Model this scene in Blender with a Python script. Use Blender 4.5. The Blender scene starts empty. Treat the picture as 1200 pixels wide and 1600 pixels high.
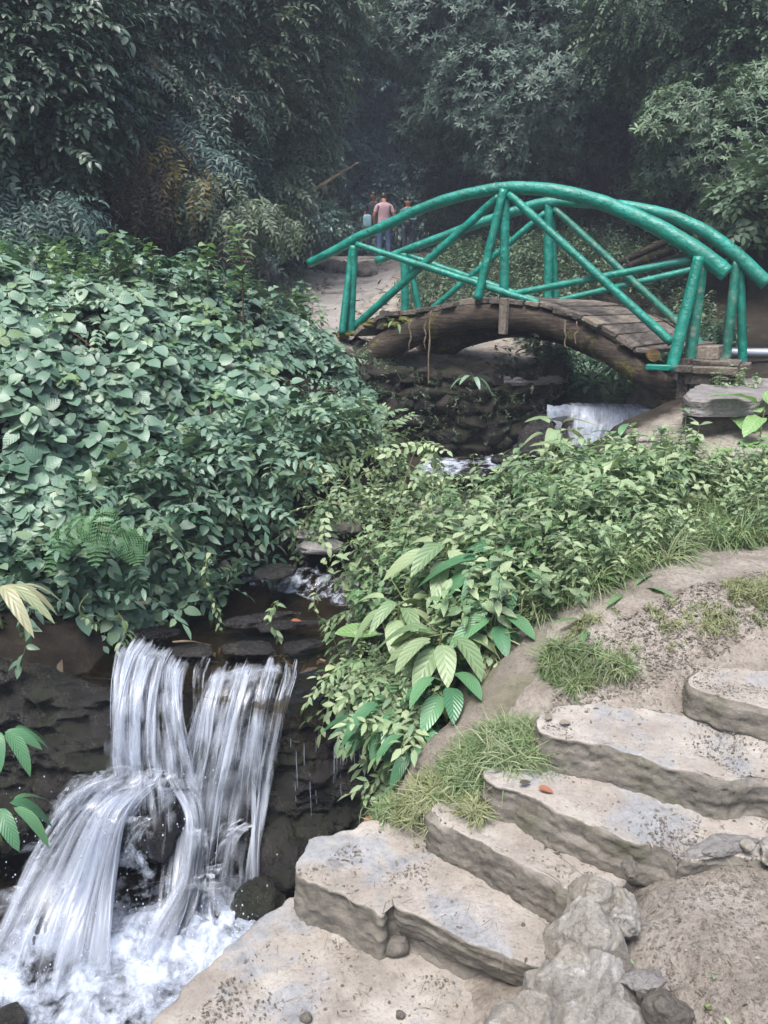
import bpy, bmesh, math, random
import numpy as np
from mathutils import Vector, Matrix

random.seed(7)
rng = np.random.default_rng(11)
scene = bpy.context.scene
R = math.radians

# ------------------------------------------------------------------ camera
EYE = np.array([0.0, 0.0, 2.2]); PITCH = R(15.4); FPX = 1200.0
cam_d = bpy.data.cameras.new('camera'); cam = bpy.data.objects.new('camera', cam_d)
scene.collection.objects.link(cam)
cam.location = EYE; cam.rotation_euler = (R(90) - PITCH, 0, 0)
cam_d.sensor_fit = 'VERTICAL'; cam_d.sensor_height = 36; cam_d.lens = 27
cam_d.clip_start = 0.05; cam_d.clip_end = 400
scene.camera = cam

# ------------------------------------------------------------------ sky, sun
SUN_EL, SUN_AZ = R(66), R(205)
world = bpy.data.worlds.new('World'); scene.world = world; world.use_nodes = True
wn = world.node_tree.nodes; wl = world.node_tree.links; wn.clear()
sky = wn.new('ShaderNodeTexSky'); sky.sky_type = 'NISHITA'; sky.sun_disc = False
sky.sun_elevation = SUN_EL; sky.sun_rotation = SUN_AZ; sky.air_density = 1.2; sky.dust_density = 4.0; sky.ozone_density = 1.2
bg = wn.new('ShaderNodeBackground'); bg.inputs[1].default_value = 0.14
wo = wn.new('ShaderNodeOutputWorld')
wl.new(sky.outputs[0], bg.inputs[0]); wl.new(bg.outputs[0], wo.inputs[0])
sun_d = bpy.data.lights.new('sun', 'SUN'); sun_d.energy = 2.3; sun_d.angle = R(26); sun_d.color = (1, .98, .95)
sun = bpy.data.objects.new('sun', sun_d); scene.collection.objects.link(sun)
sd = Vector((math.sin(SUN_AZ) * math.cos(SUN_EL), math.cos(SUN_AZ) * math.cos(SUN_EL), math.sin(SUN_EL)))
sun.rotation_euler = sd.to_track_quat('Z', 'Y').to_euler()
scene.view_settings.view_transform = 'Standard'; scene.view_settings.look = 'None'
scene.view_settings.exposure = 1.24; scene.view_settings.gamma = 1.0
scene.cycles.max_bounces = 6; scene.cycles.transparent_max_bounces = 24
scene.cycles.diffuse_bounces = 3; scene.cycles.glossy_bounces = 3; scene.cycles.transmission_bounces = 4

# ------------------------------------------------------------------ helpers
cp, sp = math.cos(PITCH), math.sin(PITCH)
def ray(px, py):
    u = px - 600.0; v = 800.0 - py
    return np.array([u, cp * FPX + sp * v, -sp * FPX + cp * v])
def W(px, py, Y):
    d = ray(px, py); return EYE + d * (Y / d[1])
def WZ(px, py, Z):
    d = ray(px, py); return EYE + d * ((Z - 2.2) / d[2])
def WP(px, py, A, B, off=0.0):
    """the point of the vertical plane through A, B (plan) seen at px, py"""
    A = np.array(A[:2], float); B = np.array(B[:2], float); t = B - A; n = np.array([-t[1], t[0]]); n /= np.linalg.norm(n)
    d = ray(px, py); k = (n @ A + off) / (n @ d[:2]); return EYE + d * k

def tag(o, label=None, cat=None, group=None, kind=None):
    if label: o['label'] = label
    if cat: o['category'] = cat
    if group: o['group'] = group
    if kind: o['kind'] = kind
    return o
def empty(name, loc, label, cat, group=None):
    o = bpy.data.objects.new(name, None); scene.collection.objects.link(o)
    o.location = loc; o.empty_display_size = .1
    return tag(o, label, cat, group)
def link(name, me, parent=None):
    o = bpy.data.objects.new(name, me); scene.collection.objects.link(o)
    if parent is not None:
        o.parent = parent
        l = parent.location.copy(); p = parent.parent
        while p is not None: l = l + p.location; p = p.parent
        o.location = -l            # meshes are written in world coordinates
    return o
def npmesh(name, V, Fs, mat, parent=None, uv=None, attrs=None, smooth=True, matidx=None):
    V = np.ascontiguousarray(V, dtype=np.float32)
    if not isinstance(Fs, (list, tuple)): Fs = [Fs]
    Fs = [np.asarray(f, dtype=np.int32) for f in Fs if len(f)]
    me = bpy.data.meshes.new(name)
    me.vertices.add(len(V)); me.vertices.foreach_set('co', V.ravel())
    loops = np.concatenate([f.ravel() for f in Fs]); sizes = np.concatenate([np.full(len(f), f.shape[1], np.int32) for f in Fs])
    starts = np.concatenate([[0], np.cumsum(sizes)[:-1]]).astype(np.int32)
    me.loops.add(len(loops)); me.loops.foreach_set('vertex_index', loops)
    me.polygons.add(len(sizes)); me.polygons.foreach_set('loop_start', starts); me.polygons.foreach_set('loop_total', sizes)
    me.polygons.foreach_set('use_smooth', np.full(len(sizes), smooth, bool))
    if matidx is not None: me.polygons.foreach_set('material_index', np.asarray(matidx, np.int32))
    if uv is not None:
        l = me.uv_layers.new(name='UVMap'); l.data.foreach_set('uv', np.ascontiguousarray(uv[loops], np.float32).ravel())
    for k, a in (attrs or {}).items():
        at = me.attributes.new(k, 'FLOAT', 'POINT'); at.data.foreach_set('value', np.ascontiguousarray(a, np.float32))
    for m in (mat if isinstance(mat, (list, tuple)) else [mat]): me.materials.append(m)
    me.update(calc_edges=True); me.validate()
    return link(name, me, parent)

def _hash(i, j, k, s):
    n = (i * 374761393 + j * 668265263 + k * 2147483647 + s * 1274126177) & 0xffffffff
    n = ((n ^ (n >> 13)) * 1274126177) & 0xffffffff
    n = ((n ^ (n >> 15)) * 2246822519) & 0xffffffff
    return ((n ^ (n >> 16)) & 0xffff) / 65535.0
def vnoise(P, s=0):
    P = np.asarray(P, float); I = np.floor(P).astype(np.int64); F = P - I; F = F * F * (3 - 2 * F)
    x, y, z = I[..., 0], I[..., 1], I[..., 2]; fx, fy, fz = F[..., 0], F[..., 1], F[..., 2]
    def h(a, b, c): return _hash(x + a, y + b, z + c, s)
    c0 = (h(0,0,0) * (1-fx) + h(1,0,0) * fx) * (1-fy) + (h(0,1,0) * (1-fx) + h(1,1,0) * fx) * fy
    c1 = (h(0,0,1) * (1-fx) + h(1,0,1) * fx) * (1-fy) + (h(0,1,1) * (1-fx) + h(1,1,1) * fx) * fy
    return (c0 * (1-fz) + c1 * fz) * 2 - 1
def fbm(P, scale=1.0, oct=4, s=0, gain=.5, ridged=False):
    P = np.asarray(P, float) * scale; a = 1; t = 0; n = 0
    for o in range(oct):
        v = vnoise(P, s + o * 17)
        if ridged: v = 1 - 2 * np.abs(v)
        t = t + a * v; n += a; a *= gain; P = P * 2.03 + 3.7
    return t / n
def fb2(x, y, scale=1.0, oct=4, s=0, **k):
    x = np.asarray(x, float); y = np.asarray(y, float)
    return fbm(np.stack([x, y, np.zeros_like(x) + .37], -1), scale, oct, s, **k)
def sstep(a, b, x):
    t = np.clip((x - a) / (b - a), 0, 1); return t * t * (3 - 2 * t)
def norm(v): v = np.asarray(v, float); return v / (np.linalg.norm(v, axis=-1, keepdims=True) + 1e-9)
def catmull(P, n):
    P = np.asarray(P, float); m = len(P); Q = np.vstack([2 * P[0] - P[1], P, 2 * P[-1] - P[-2]])
    t = np.linspace(0, m - 1 - 1e-6, n); i = t.astype(int); u = (t - i)[:, None]
    a, b, c, d = Q[i], Q[i+1], Q[i+2], Q[i+3]
    return .5 * (2 * b + (c - a) * u + (2*a - 5*b + 4*c - d) * u**2 + (3*b - a - 3*c + d) * u**3)
def seg_dist(x, y, pts):
    """distance to a polyline, with the interpolated extra columns and the side"""
    x = np.asarray(x, float); y = np.asarray(y, float)
    best = np.full(x.shape, 1e9); ex = np.zeros(x.shape + (pts.shape[1] - 2,)); side = np.zeros(x.shape)
    for a, b in zip(pts[:-1], pts[1:]):
        dx, dy = b[0] - a[0], b[1] - a[1]; L2 = dx * dx + dy * dy
        t = np.clip(((x - a[0]) * dx + (y - a[1]) * dy) / L2, 0, 1)
        d = np.hypot(x - a[0] - t * dx, y - a[1] - t * dy); m = d < best
        best = np.where(m, d, best); ex = np.where(m[..., None], a[2:] + t[..., None] * (b[2:] - a[2:]), ex)
        side = np.where(m, np.sign(dx * (y - a[1]) - dy * (x - a[0])), side)
    return best, ex, side
def in_poly(x, y, P):
    x = np.asarray(x, float); y = np.asarray(y, float); r = np.zeros(x.shape, bool); P = np.asarray(P, float)
    for (x0, y0), (x1, y1) in zip(P[:, :2], np.roll(P[:, :2], -1, 0)):
        c = ((y0 > y) != (y1 > y)) & (x < (x1 - x0) * (y - y0) / (y1 - y0 + 1e-12) + x0); r ^= c
    return r
def sdf_poly(x, y, P):
    P = np.asarray(P, float)[:, :2]; d, _, _ = seg_dist(x, y, np.vstack([P, P[:1]]))
    return np.where(in_poly(x, y, P), -d, d)

# ------------------------------------------------------------------ materials
def lin(r, g, b):
    f = lambda c: ((c / 255 + .055) / 1.055) ** 2.4 if c > 10 else c / 255 / 12.92
    return (f(r), f(g), f(b), 1)
class NT:
    def __init__(s, name):
        s.m = bpy.data.materials.new(name); s.m.use_nodes = True; s.t = s.m.node_tree; s.t.nodes.clear()
        s.out = s.n('OutputMaterial')
    def n(s, typ, **k):
        nd = s.t.nodes.new('ShaderNode' + typ)
        for a, v in k.items(): setattr(nd, a, v)
        return nd
    def l(s, a, b): s.t.links.new(a, b)
    def coord(s, scale=(1, 1, 1), src='Object'):
        tc = s.n('TexCoord'); mp = s.n('Mapping'); mp.inputs['Scale'].default_value = scale
        s.l(tc.outputs[src], mp.inputs[0]); return mp.outputs[0]
    def noise(s, co, scale, detail=6, rough=.6, dist=0):
        t = s.n('TexNoise'); s.l(co, t.inputs['Vector']); t.inputs['Scale'].default_value = scale
        t.inputs['Detail'].default_value = detail; t.inputs['Roughness'].default_value = rough; t.inputs['Distortion'].default_value = dist
        return t.outputs['Fac']
    def voro(s, co, scale, feature='F1'):
        t = s.n('TexVoronoi', feature=feature); s.l(co, t.inputs['Vector']); t.inputs['Scale'].default_value = scale
        return t.outputs['Distance']
    def ramp(s, fac, stops):
        r = s.n('ValToRGB'); s.l(fac, r.inputs[0]); e = r.color_ramp.elements
        while len(e) > 1: e.remove(e[-1])
        e[0].position = stops[0][0]; e[0].color = stops[0][1]
        for p, c in stops[1:]: q = e.new(p); q.color = c
        return r.outputs[0]
    def mix(s, fac, a, b, typ='MIX'):
        m = s.n('MixRGB', blend_type=typ)
        for i, v in enumerate((fac, a, b)):
            if hasattr(v, 'links'): s.l(v, m.inputs[i])
            else: m.inputs[i].default_value = v
        return m.outputs[0]
    def math(s, op, a, b=0.0, c=0.0):
        m = s.n('Math', operation=op)
        for i, v in enumerate((a, b, c)):
            if hasattr(v, 'links'): s.l(v, m.inputs[i])
            else: m.inputs[i].default_value = v
        return m.outputs[0]
    def attr(s, name): return s.n('Attribute', attribute_name=name).outputs['Fac']
    def bump(s, h, strength=.5, dist=.01, prev=None):
        b = s.n('Bump'); s.l(h, b.inputs['Height']); b.inputs['Strength'].default_value = strength; b.inputs['Distance'].default_value = dist
        if prev is not None: s.l(prev, b.inputs['Normal'])
        return b.outputs[0]
    def bsdf(s, color, rough=.8, normal=None, spec=.5, **k):
        b = s.n('BsdfPrincipled')
        for key, v in (('Base Color', color), ('Roughness', rough), ('Specular IOR Level', spec)) + tuple(k.items()):
            if hasattr(v, 'links'): s.l(v, b.inputs[key])
            else: b.inputs[key].default_value = v
        if normal is not None: s.l(normal, b.inputs['Normal'])
        return b.outputs[0]
    def done(s, sh): s.l(sh, s.out.inputs[0]); return s.m
g = lambda v: (v, v, v, 1)
BLK, WHT = g(0), g(1)

def leafmat(name, cols, rough=.42, trans=.22, veins=0, vein_col=None, spec=.5, blotch=True, vs=.45):
    s = NT(name); a = s.attr('rnd')
    c = s.ramp(a, [(i / (len(cols) - 1), lin(*q)) for i, q in enumerate(cols)])
    co = s.coord()
    if blotch:
        c = s.mix(.55, c, s.ramp(s.noise(co, 1.7, 3), [(.3, g(.45)), (.7, g(1))]), 'MULTIPLY')
    nrm = None
    if veins:
        uv = s.n('UVMap').outputs[0]; sx = s.n('SeparateXYZ'); s.l(uv, sx.inputs[0])
        au = s.math('ABSOLUTE', s.math('SUBTRACT', sx.outputs[0], .5))
        w = s.math('SINE', s.math('MULTIPLY', s.math('SUBTRACT', sx.outputs[1], s.math('MULTIPLY', au, .7)), veins * 6.283))
        side = s.ramp(w, [(.75, BLK), (1, WHT)]); mid = s.ramp(au, [(.0, WHT), (.045, BLK)])
        v = s.mix(1.0, side, mid, 'LIGHTEN')
        c = s.mix(s.math('MULTIPLY', v, vs), c, vein_col or lin(150, 180, 130))
        nrm = s.bump(s.math('MULTIPLY', w, -1.0), .3 if vs > .1 else .16, .004)
    b = s.bsdf(c, rough, nrm, spec)
    t = s.n('BsdfTranslucent'); s.l(s.mix(1.0, c, (1.0, 1.1, .68, 1), 'MULTIPLY'), t.inputs[0])
    m = s.n('MixShader'); m.inputs[0].default_value = trans; s.l(b, m.inputs[1]); s.l(t.outputs[0], m.inputs[2])
    return s.done(m.outputs[0])

def dirtmat():
    s = NT('dirt'); co = s.coord()
    pale = s.ramp(s.noise(co, 3.2, 8, .65), [(.3, lin(112, 105, 97)), (.5, lin(144, 137, 129)), (.7, lin(168, 163, 156))])
    pale = s.mix(s.ramp(s.noise(co, 55, 5, .7), [(.45, BLK), (.72, g(.75))]), pale, lin(92, 82, 74))
    dark = s.ramp(s.noise(co, 6, 8, .7), [(.3, lin(26, 23, 19)), (.55, lin(46, 40, 32)), (.75, lin(70, 61, 48))])
    wet = s.attr('soil'); brk = s.math('ADD', wet, s.math('MULTIPLY', s.math('SUBTRACT', s.noise(co, 5, 6), .5), .7))
    f = s.ramp(brk, [(.35, BLK), (.65, WHT)])
    c = s.mix(f, pale, dark)
    n = s.bump(s.noise(co, 14, 8, .7), .9, .03); n = s.bump(s.noise(co, 110, 6, .7), .8, .006, n)
    return s.done(s.bsdf(c, .93, n, .3))

def stonemat(name, cols, scale=3, patches=None, rough=.9, bump=1, dark_spots=True, vert=None, spec=.3):
    s = NT(name); co = s.coord(vert or (1, 1, 1))
    k = len(cols) - 1
    c = s.ramp(s.noise(co, scale, 8, .68, .4), [(.28 + .44 * i / k, lin(*q)) for i, q in enumerate(cols)])
    if patches:
        c = s.mix(s.ramp(s.noise(co, scale * .55, 5, .55, .6), [(.5, BLK), (.58, WHT)]), c, s.ramp(s.noise(co, scale * 7, 5), [(.3, lin(*patches)), (.7, lin(*[min(255, int(v * 1.22)) for v in patches]))]))
    if dark_spots:
        c = s.mix(s.ramp(s.noise(co, scale * 14, 5, .75), [(.5, BLK), (.75, g(.7))]), c, lin(*[int(v * .5) for v in cols[0]]))
    n = s.bump(s.noise(co, scale * 4, 8, .72), .9 * bump, .03); n = s.bump(s.noise(co, scale * 30, 6, .7), .7 * bump, .006, n)
    return s.done(s.bsdf(c, rough, n, spec))

def stepmat():
    """earthy tread, worn slate showing through, darker rough riser (tread and riser colours split by the surface normal)"""
    s = NT('worn_step'); co = s.coord()
    silt = s.ramp(s.noise(co, 4, 8, .65), [(.3, lin(122, 116, 109)), (.5, lin(148, 142, 135)), (.72, lin(168, 164, 158))])
    slate = s.ramp(s.noise(s.coord((1, 1, 3)), 7, 7, .6, 1.5), [(.3, lin(116, 118, 122)), (.55, lin(138, 140, 143)), (.75, lin(160, 160, 160))])
    top = s.mix(s.ramp(s.noise(co, 2.6, 6, .6, .5), [(.52, BLK), (.6, WHT)]), silt, slate)
    top = s.mix(s.ramp(s.noise(co, 70, 5, .75), [(.52, BLK), (.75, g(.8))]), top, lin(96, 84, 75))
    side = s.ramp(s.noise(s.coord((1, 1, 2.5)), 9, 8, .7), [(.3, lin(84, 81, 76)), (.5, lin(116, 112, 105)), (.72, lin(148, 143, 134))])
    side = s.mix(s.ramp(s.noise(co, 5, 4), [(.55, BLK), (.72, g(.6))]), side, lin(84, 86, 62))
    ge = s.n('NewGeometry'); sx = s.n('SeparateXYZ'); s.l(ge.outputs['Normal'], sx.inputs[0])
    f = s.ramp(s.math('ADD', sx.outputs[2], s.math('MULTIPLY', s.math('SUBTRACT', s.noise(co, 22, 5), .5), .35)), [(.6, BLK), (.84, WHT)])
    c = s.mix(f, side, top)
    n = s.bump(s.noise(co, 18, 9, .75), .6, .02); n = s.bump(s.noise(co, 90, 7, .75), .55, .006, n)
    return s.done(s.bsdf(c, .92, n, .3))

def paintmat():
    s = NT('green_paint'); co = s.coord()
    c = s.ramp(s.noise(co, 5, 6, .65), [(.3, lin(6, 98, 86)), (.55, lin(10, 120, 106)), (.75, lin(26, 140, 126))])
    wear = s.ramp(s.noise(s.coord((1, 1, 1)), 26, 8, .78), [(.61, BLK), (.66, WHT)])
    c = s.mix(s.math('MULTIPLY', wear, .8), c, lin(132, 134, 116))
    c = s.mix(s.ramp(s.noise(co, 9, 5, .7), [(.56, BLK), (.8, g(.6))]), c, lin(24, 78, 62))
    c = s.mix(s.ramp(s.noise(s.coord((1, 1, 4)), 3.5, 8, .75), [(.5, BLK), (.64, g(.3))]), c, lin(40, 92, 74))
    c = s.mix(s.ramp(s.noise(co, 60, 6, .8), [(.6, BLK), (.66, g(.8))]), c, lin(12, 54, 46))
    n = s.bump(s.noise(co, 11, 5, .6), .7, .03); n = s.bump(s.noise(co, 55, 5, .7), .5, .006, n)
    r = s.ramp(s.noise(co, 14, 6, .7), [(.35, g(.2)), (.65, g(.6))])
    return s.done(s.bsdf(c, r, n, .5))
def paintfademat():
    s = NT('worn_green_paint'); co = s.coord()
    c = s.ramp(s.noise(co, 5, 6, .65), [(.3, lin(10, 84, 72)), (.55, lin(22, 108, 94)), (.75, lin(52, 132, 118))])
    wear = s.ramp(s.noise(co, 16, 8, .78), [(.52, BLK), (.62, WHT)])
    c = s.mix(s.math('MULTIPLY', wear, .8), c, lin(128, 126, 108))
    n = s.bump(s.noise(co, 11, 5, .6), .6, .03)
    return s.done(s.bsdf(c, .45, n, .5))

def woodmat(name, cols, rz=0.0, moss=0.0, rough=.85, sc=(1.0, 9.0, 9.0)):
    s = NT(name); tc = s.n('TexCoord'); mr = s.n('Mapping'); mr.inputs['Rotation'].default_value = (0, 0, rz); s.l(tc.outputs['Object'], mr.inputs[0])
    mp = s.n('Mapping'); mp.inputs['Scale'].default_value = sc; s.l(mr.outputs[0], mp.inputs[0]); co = mr.outputs[0]
    k = len(cols) - 1; f = s.noise(mp.outputs[0], 4.5, 9, .72, .3)
    c = s.ramp(f, [(.28 + .44 * i / k, lin(*q)) for i, q in enumerate(cols)])
    c = s.mix(s.ramp(s.noise(co, 3, 6), [(.45, BLK), (.68, g(.75))]), c, lin(*[int(v * .5) for v in cols[0]]))
    if moss: c = s.mix(s.ramp(s.noise(co, 4, 7, .7), [(.62 - moss, BLK), (.7 - moss, WHT)]), c, s.ramp(s.noise(co, 60, 5), [(.3, lin(60, 62, 26)), (.7, lin(118, 112, 52))]))
    n = s.bump(f, .9, .02); n = s.bump(s.noise(co, 80, 6), .5, .005, n)
    return s.done(s.bsdf(c, rough, n, .3))

def plain(name, col, rough=.6, noise=.25, sc=20, metal=0.0, spec=.5, bump=.3, bd=.004):
    s = NT(name); co = s.coord(); c = lin(*col)
    d = tuple(v * (1 - noise) for v in c[:3]) + (1,); u = tuple(min(1, v * (1 + noise)) for v in c[:3]) + (1,)
    cc = s.ramp(s.noise(co, sc, 5), [(.3, d), (.7, u)])
    return s.done(s.bsdf(cc, rough, s.bump(s.noise(co, sc * 2, 5), bump, bd), spec, Metallic=metal))

def wetrock(name='wet_rock', moss=True):
    s = NT(name); co = s.coord()
    c = s.ramp(s.noise(co, 5, 8, .7), [(.3, lin(12, 11, 12)), (.55, lin(30, 27, 26)), (.75, lin(62, 55, 50))])
    if moss: c = s.mix(s.ramp(s.noise(co, 2.2, 6, .65), [(.45, BLK), (.62, g(.8))]), c, s.ramp(s.noise(co, 50, 4), [(.3, lin(14, 17, 10)), (.7, lin(40, 44, 24))]))
    n = s.bump(s.noise(co, 16, 8, .75), 1.0, .04); n = s.bump(s.voro(co, 75), .6, .008, n)
    r = s.ramp(s.noise(co, 9, 4), [(.4, g(.10)), (.7, g(.5))])
    return s.done(s.bsdf(c, r, n, .6))

def watermat():
    s = NT('stream_water'); co = s.coord((1, 1, 1))
    n = s.bump(s.noise(s.coord((1, 1, 1)), 9, 5, .55, .8), .45, .03); n = s.bump(s.noise(co, 42, 3, .5), .3, .006, n)
    gl = s.n('BsdfGlossy'); gl.inputs['Roughness'].default_value = .06; s.l(n, gl.inputs['Normal'])
    tr = s.n('BsdfTransparent'); tr.inputs[0].default_value = (.62, .55, .44, 1)
    fr = s.n('Fresnel'); fr.inputs[0].default_value = 1.33; s.l(n, fr.inputs['Normal'])
    m = s.n('MixShader'); s.l(s.math('ADD', s.math('MULTIPLY', fr.outputs[0], 1.1), .03), m.inputs[0]); s.l(tr.outputs[0], m.inputs[1]); s.l(gl.outputs[0], m.inputs[2])
    fo = s.attr('foam')
    fm = s.ramp(s.math('ADD', fo, s.math('MULTIPLY', s.math('SUBTRACT', s.noise(s.coord((1, 1, 1)), 13, 8, .68, .3), .5), 1.3)), [(.55, BLK), (.95, g(.9))])
    d = s.n('BsdfDiffuse'); d.inputs[0].default_value = (.5, .56, .66, 1)
    m2 = s.n('MixShader'); s.l(fm, m2.inputs[0]); s.l(m.outputs[0], m2.inputs[1]); s.l(d.outputs[0], m2.inputs[2])
    return s.done(m2.outputs[0])

def fallmat(name, dens=.5, su=26, sv=1.4, amax=.88):
    """white water: streaks that run with the flow (uv.y runs down the fall)"""
    s = NT(name); uv = s.n('UVMap').outputs[0]
    mp = s.n('Mapping'); mp.inputs['Scale'].default_value = (su, sv, 1); s.l(uv, mp.inputs[0])
    a = s.noise(mp.outputs[0], 1.0, 5, .6, .5)
    mp2 = s.n('Mapping'); mp2.inputs['Scale'].default_value = (su * .28, sv * 1.6, 1); s.l(uv, mp2.inputs[0])
    b = s.noise(mp2.outputs[0], 1.0, 4, .6, .8)
    f = s.math('ADD', s.math('MULTIPLY', a, .55), s.math('MULTIPLY', b, .85))
    f = s.math('ADD', f, s.math('SUBTRACT', s.attr('dens'), .5))
    al = s.ramp(f, [(.70 - dens * .22, BLK), (1.12 - dens * .2, g(amax))])
    d = s.n('BsdfDiffuse'); d.inputs[0].default_value = (.72, .78, .88, 1)
    tl = s.n('BsdfTranslucent'); tl.inputs[0].default_value = (.72, .78, .90, 1)
    gl = s.n('BsdfGlossy'); gl.inputs['Roughness'].default_value = .25
    m0 = s.n('MixShader'); m0.inputs[0].default_value = .45; s.l(d.outputs[0], m0.inputs[1]); s.l(tl.outputs[0], m0.inputs[2])
    m1 = s.n('MixShader'); m1.inputs[0].default_value = .1; s.l(m0.outputs[0], m1.inputs[1]); s.l(gl.outputs[0], m1.inputs[2])
    tr = s.n('BsdfTransparent'); m = s.n('MixShader'); s.l(al, m.inputs[0]); s.l(tr.outputs[0], m.inputs[1]); s.l(m1.outputs[0], m.inputs[2])
    return s.done(m.outputs[0])

M = {}
M['dirt'] = dirtmat(); M['step'] = stepmat(); M['paint'] = paintmat(); M['paint_worn'] = paintfademat()
M['slate'] = stonemat('slate_slab', [(92, 90, 90), (128, 125, 124), (156, 152, 148)], 4)
M['concrete'] = stonemat('rough_concrete', [(92, 86, 78), (124, 117, 108), (148, 141, 132)], 5, patches=(106, 103, 88))
M['whiterock'] = stonemat('pale_crusted_rock', [(124, 118, 110), (180, 176, 170), (218, 217, 214)], 9, bump=1.6, patches=(158, 153, 143))
M['greyrock'] = stonemat('grey_rock', [(78, 74, 70), (112, 107, 101), (142, 136, 128)], 6)
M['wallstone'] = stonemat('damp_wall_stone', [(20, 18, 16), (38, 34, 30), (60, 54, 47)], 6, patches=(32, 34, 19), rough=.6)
M['wetrock'] = wetrock(); M['wetbrown'] = wetrock('wet_brown_stone', False)
M['cliffrock'] = stonemat('dark_cliff_rock', [(24, 22, 20), (46, 41, 36), (72, 64, 54)], 1.5, patches=(50, 46, 30))  # dark brown rock tones with olive patches, mixed by noise
M['arch'] = woodmat('weathered_log', [(28, 23, 20), (62, 52, 44), (104, 90, 76)], R(28.6), .06)
M['archbrown'] = woodmat('brown_log', [(24, 21, 18), (58, 50, 43), (94, 83, 72)], R(28.6), .06)
M['plank'] = woodmat('grey_plank', [(52, 47, 43), (96, 89, 83), (142, 134, 126)], R(-60))
M['planklight'] = woodmat('pale_plank', [(86, 78, 69), (124, 115, 104), (156, 147, 135)], R(-60))
M['yellowwood'] = woodmat('cut_log_end', [(70, 56, 34), (112, 92, 58), (146, 124, 84)])
M['moss'] = plain('moss', (92, 88, 40), .95, .6, 60, bump=1, bd=.02)
M['bark'] = woodmat('bark', [(26, 23, 20), (48, 42, 36), (78, 70, 60)], 0, sc=(7, 7, 1))
M['palebark'] = woodmat('bare_branch', [(92, 80, 66), (128, 114, 96), (156, 142, 122)])
M['pipe'] = plain('galvanised_pipe', (150, 158, 166), .35, .1, 8, metal=.6)
M['water'] = watermat()
M['fall'] = fallmat('falling_water', .40, 14, 1.6); M['fall2'] = fallmat('falling_water_dense', .62, 9, 1.8); M['fallsoft'] = fallmat('falling_water_soft', .55, 5, 3.2, .7); M['fallcascade'] = fallmat('cascade_water', .62, 30, 1.0, .95); M['fallthin'] = fallmat('falling_water_thin', .2, 18, 1.6)
def foammat():
    s = NT('foam'); co = s.coord()
    f = s.math('ADD', s.attr('foam'), s.math('MULTIPLY', s.math('SUBTRACT', s.noise(s.coord((1, 1, 1)), 7, 8, .62, .25), .5), 2.2))
    al = s.ramp(f, [(.35, BLK), (.95, g(.92))])
    d = s.n('BsdfDiffuse'); d.inputs[0].default_value = (.50, .56, .67, 1); n = s.bump(s.noise(co, 22, 6, .65), .8, .03); s.l(n, d.inputs['Normal'])
    tr = s.n('BsdfTransparent'); m = s.n('MixShader'); s.l(al, m.inputs[0]); s.l(tr.outputs[0], m.inputs[1]); s.l(d.outputs[0], m.inputs[2])
    return s.done(m.outputs[0])
M['foam'] = foammat()
M['drop'] = plain('water_drop', (176, 186, 206), .2, .05)
M['creeper'] = leafmat('creeper_leaf', [(48, 79, 61), (79, 111, 92), (103, 134, 114), (116, 144, 125), (130, 154, 121), (85, 116, 98)], .38, .2, veins=6, vein_col=lin(104, 134, 112), vs=.08)
M['bright'] = leafmat('fresh_leaf', [(83, 118, 75), (108, 143, 96), (96, 128, 92), (132, 153, 103)], .42, .3, veins=7)
M['bank'] = leafmat('bank_leaf', [(78, 107, 74), (119, 144, 106), (145, 165, 127), (165, 178, 140), (106, 132, 106)], .42, .25, veins=6)
M['bigleaf'] = leafmat('ribbed_leaf', [(45, 86, 57), (73, 120, 86), (93, 138, 99), (115, 159, 109)], .32, .22, veins=9, vein_col=lin(120, 150, 112), vs=.14)
M['dock'] = leafmat('dock_leaf', [(104, 146, 92), (128, 164, 104), (112, 152, 96)], .45, .3, veins=8, vein_col=lin(160, 190, 140))
M['rhodo'] = leafmat('leathery_leaf', [(40, 58, 49), (59, 78, 67), (74, 94, 84), (86, 106, 94), (53, 74, 63)], .5, .14, spec=.35)
M['rhodo_light'] = leafmat('leathery_leaf_light', [(55, 76, 56), (81, 102, 80), (95, 118, 94), (108, 128, 98)], .5, .2, spec=.35)
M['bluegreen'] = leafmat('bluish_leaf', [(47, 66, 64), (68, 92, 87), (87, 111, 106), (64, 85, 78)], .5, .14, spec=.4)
M['backleaf_lifted'] = leafmat('bluish_leaf_far_lifted', [(61, 86, 83), (88, 120, 113), (113, 144, 138), (83, 110, 101)], .4, .15)  # lighter copy of bluish_leaf: light missing at the back put into its colour
M['darkleaf'] = leafmat('dark_leaf', [(39, 56, 49), (58, 78, 67), (74, 95, 77), (81, 100, 83)], .42, .12)
M['olive'] = leafmat('olive_leaf', [(62, 78, 60), (90, 107, 84), (109, 125, 101), (75, 93, 76)], .5, .2)
M['yellowleaf'] = leafmat('yellow_leaf', [(121, 100, 44), (142, 124, 60), (88, 93, 50), (153, 130, 54)], .5, .3)
M['brownleaf'] = leafmat('brown_leaf', [(70, 61, 51), (95, 84, 70), (52, 46, 40), (110, 97, 80)], .7, .1)
M['litter'] = leafmat('litter_leaf', [(82, 74, 64), (106, 98, 86), (126, 118, 106), (144, 137, 125), (94, 86, 76)], .85, .05)
M['orangeleaf'] = leafmat('orange_leaf', [(122, 72, 50), (134, 86, 63), (113, 66, 49)], .55, .15, veins=7, vein_col=lin(150, 70, 40), blotch=False)
M['grass'] = leafmat('grass_blade', [(89, 115, 71), (115, 139, 92), (139, 155, 112), (158, 164, 133)], .5, .3)
M['drygrass'] = leafmat('dry_grass', [(129, 134, 97), (152, 156, 115), (112, 125, 81), (166, 170, 131)], .6, .2)
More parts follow.
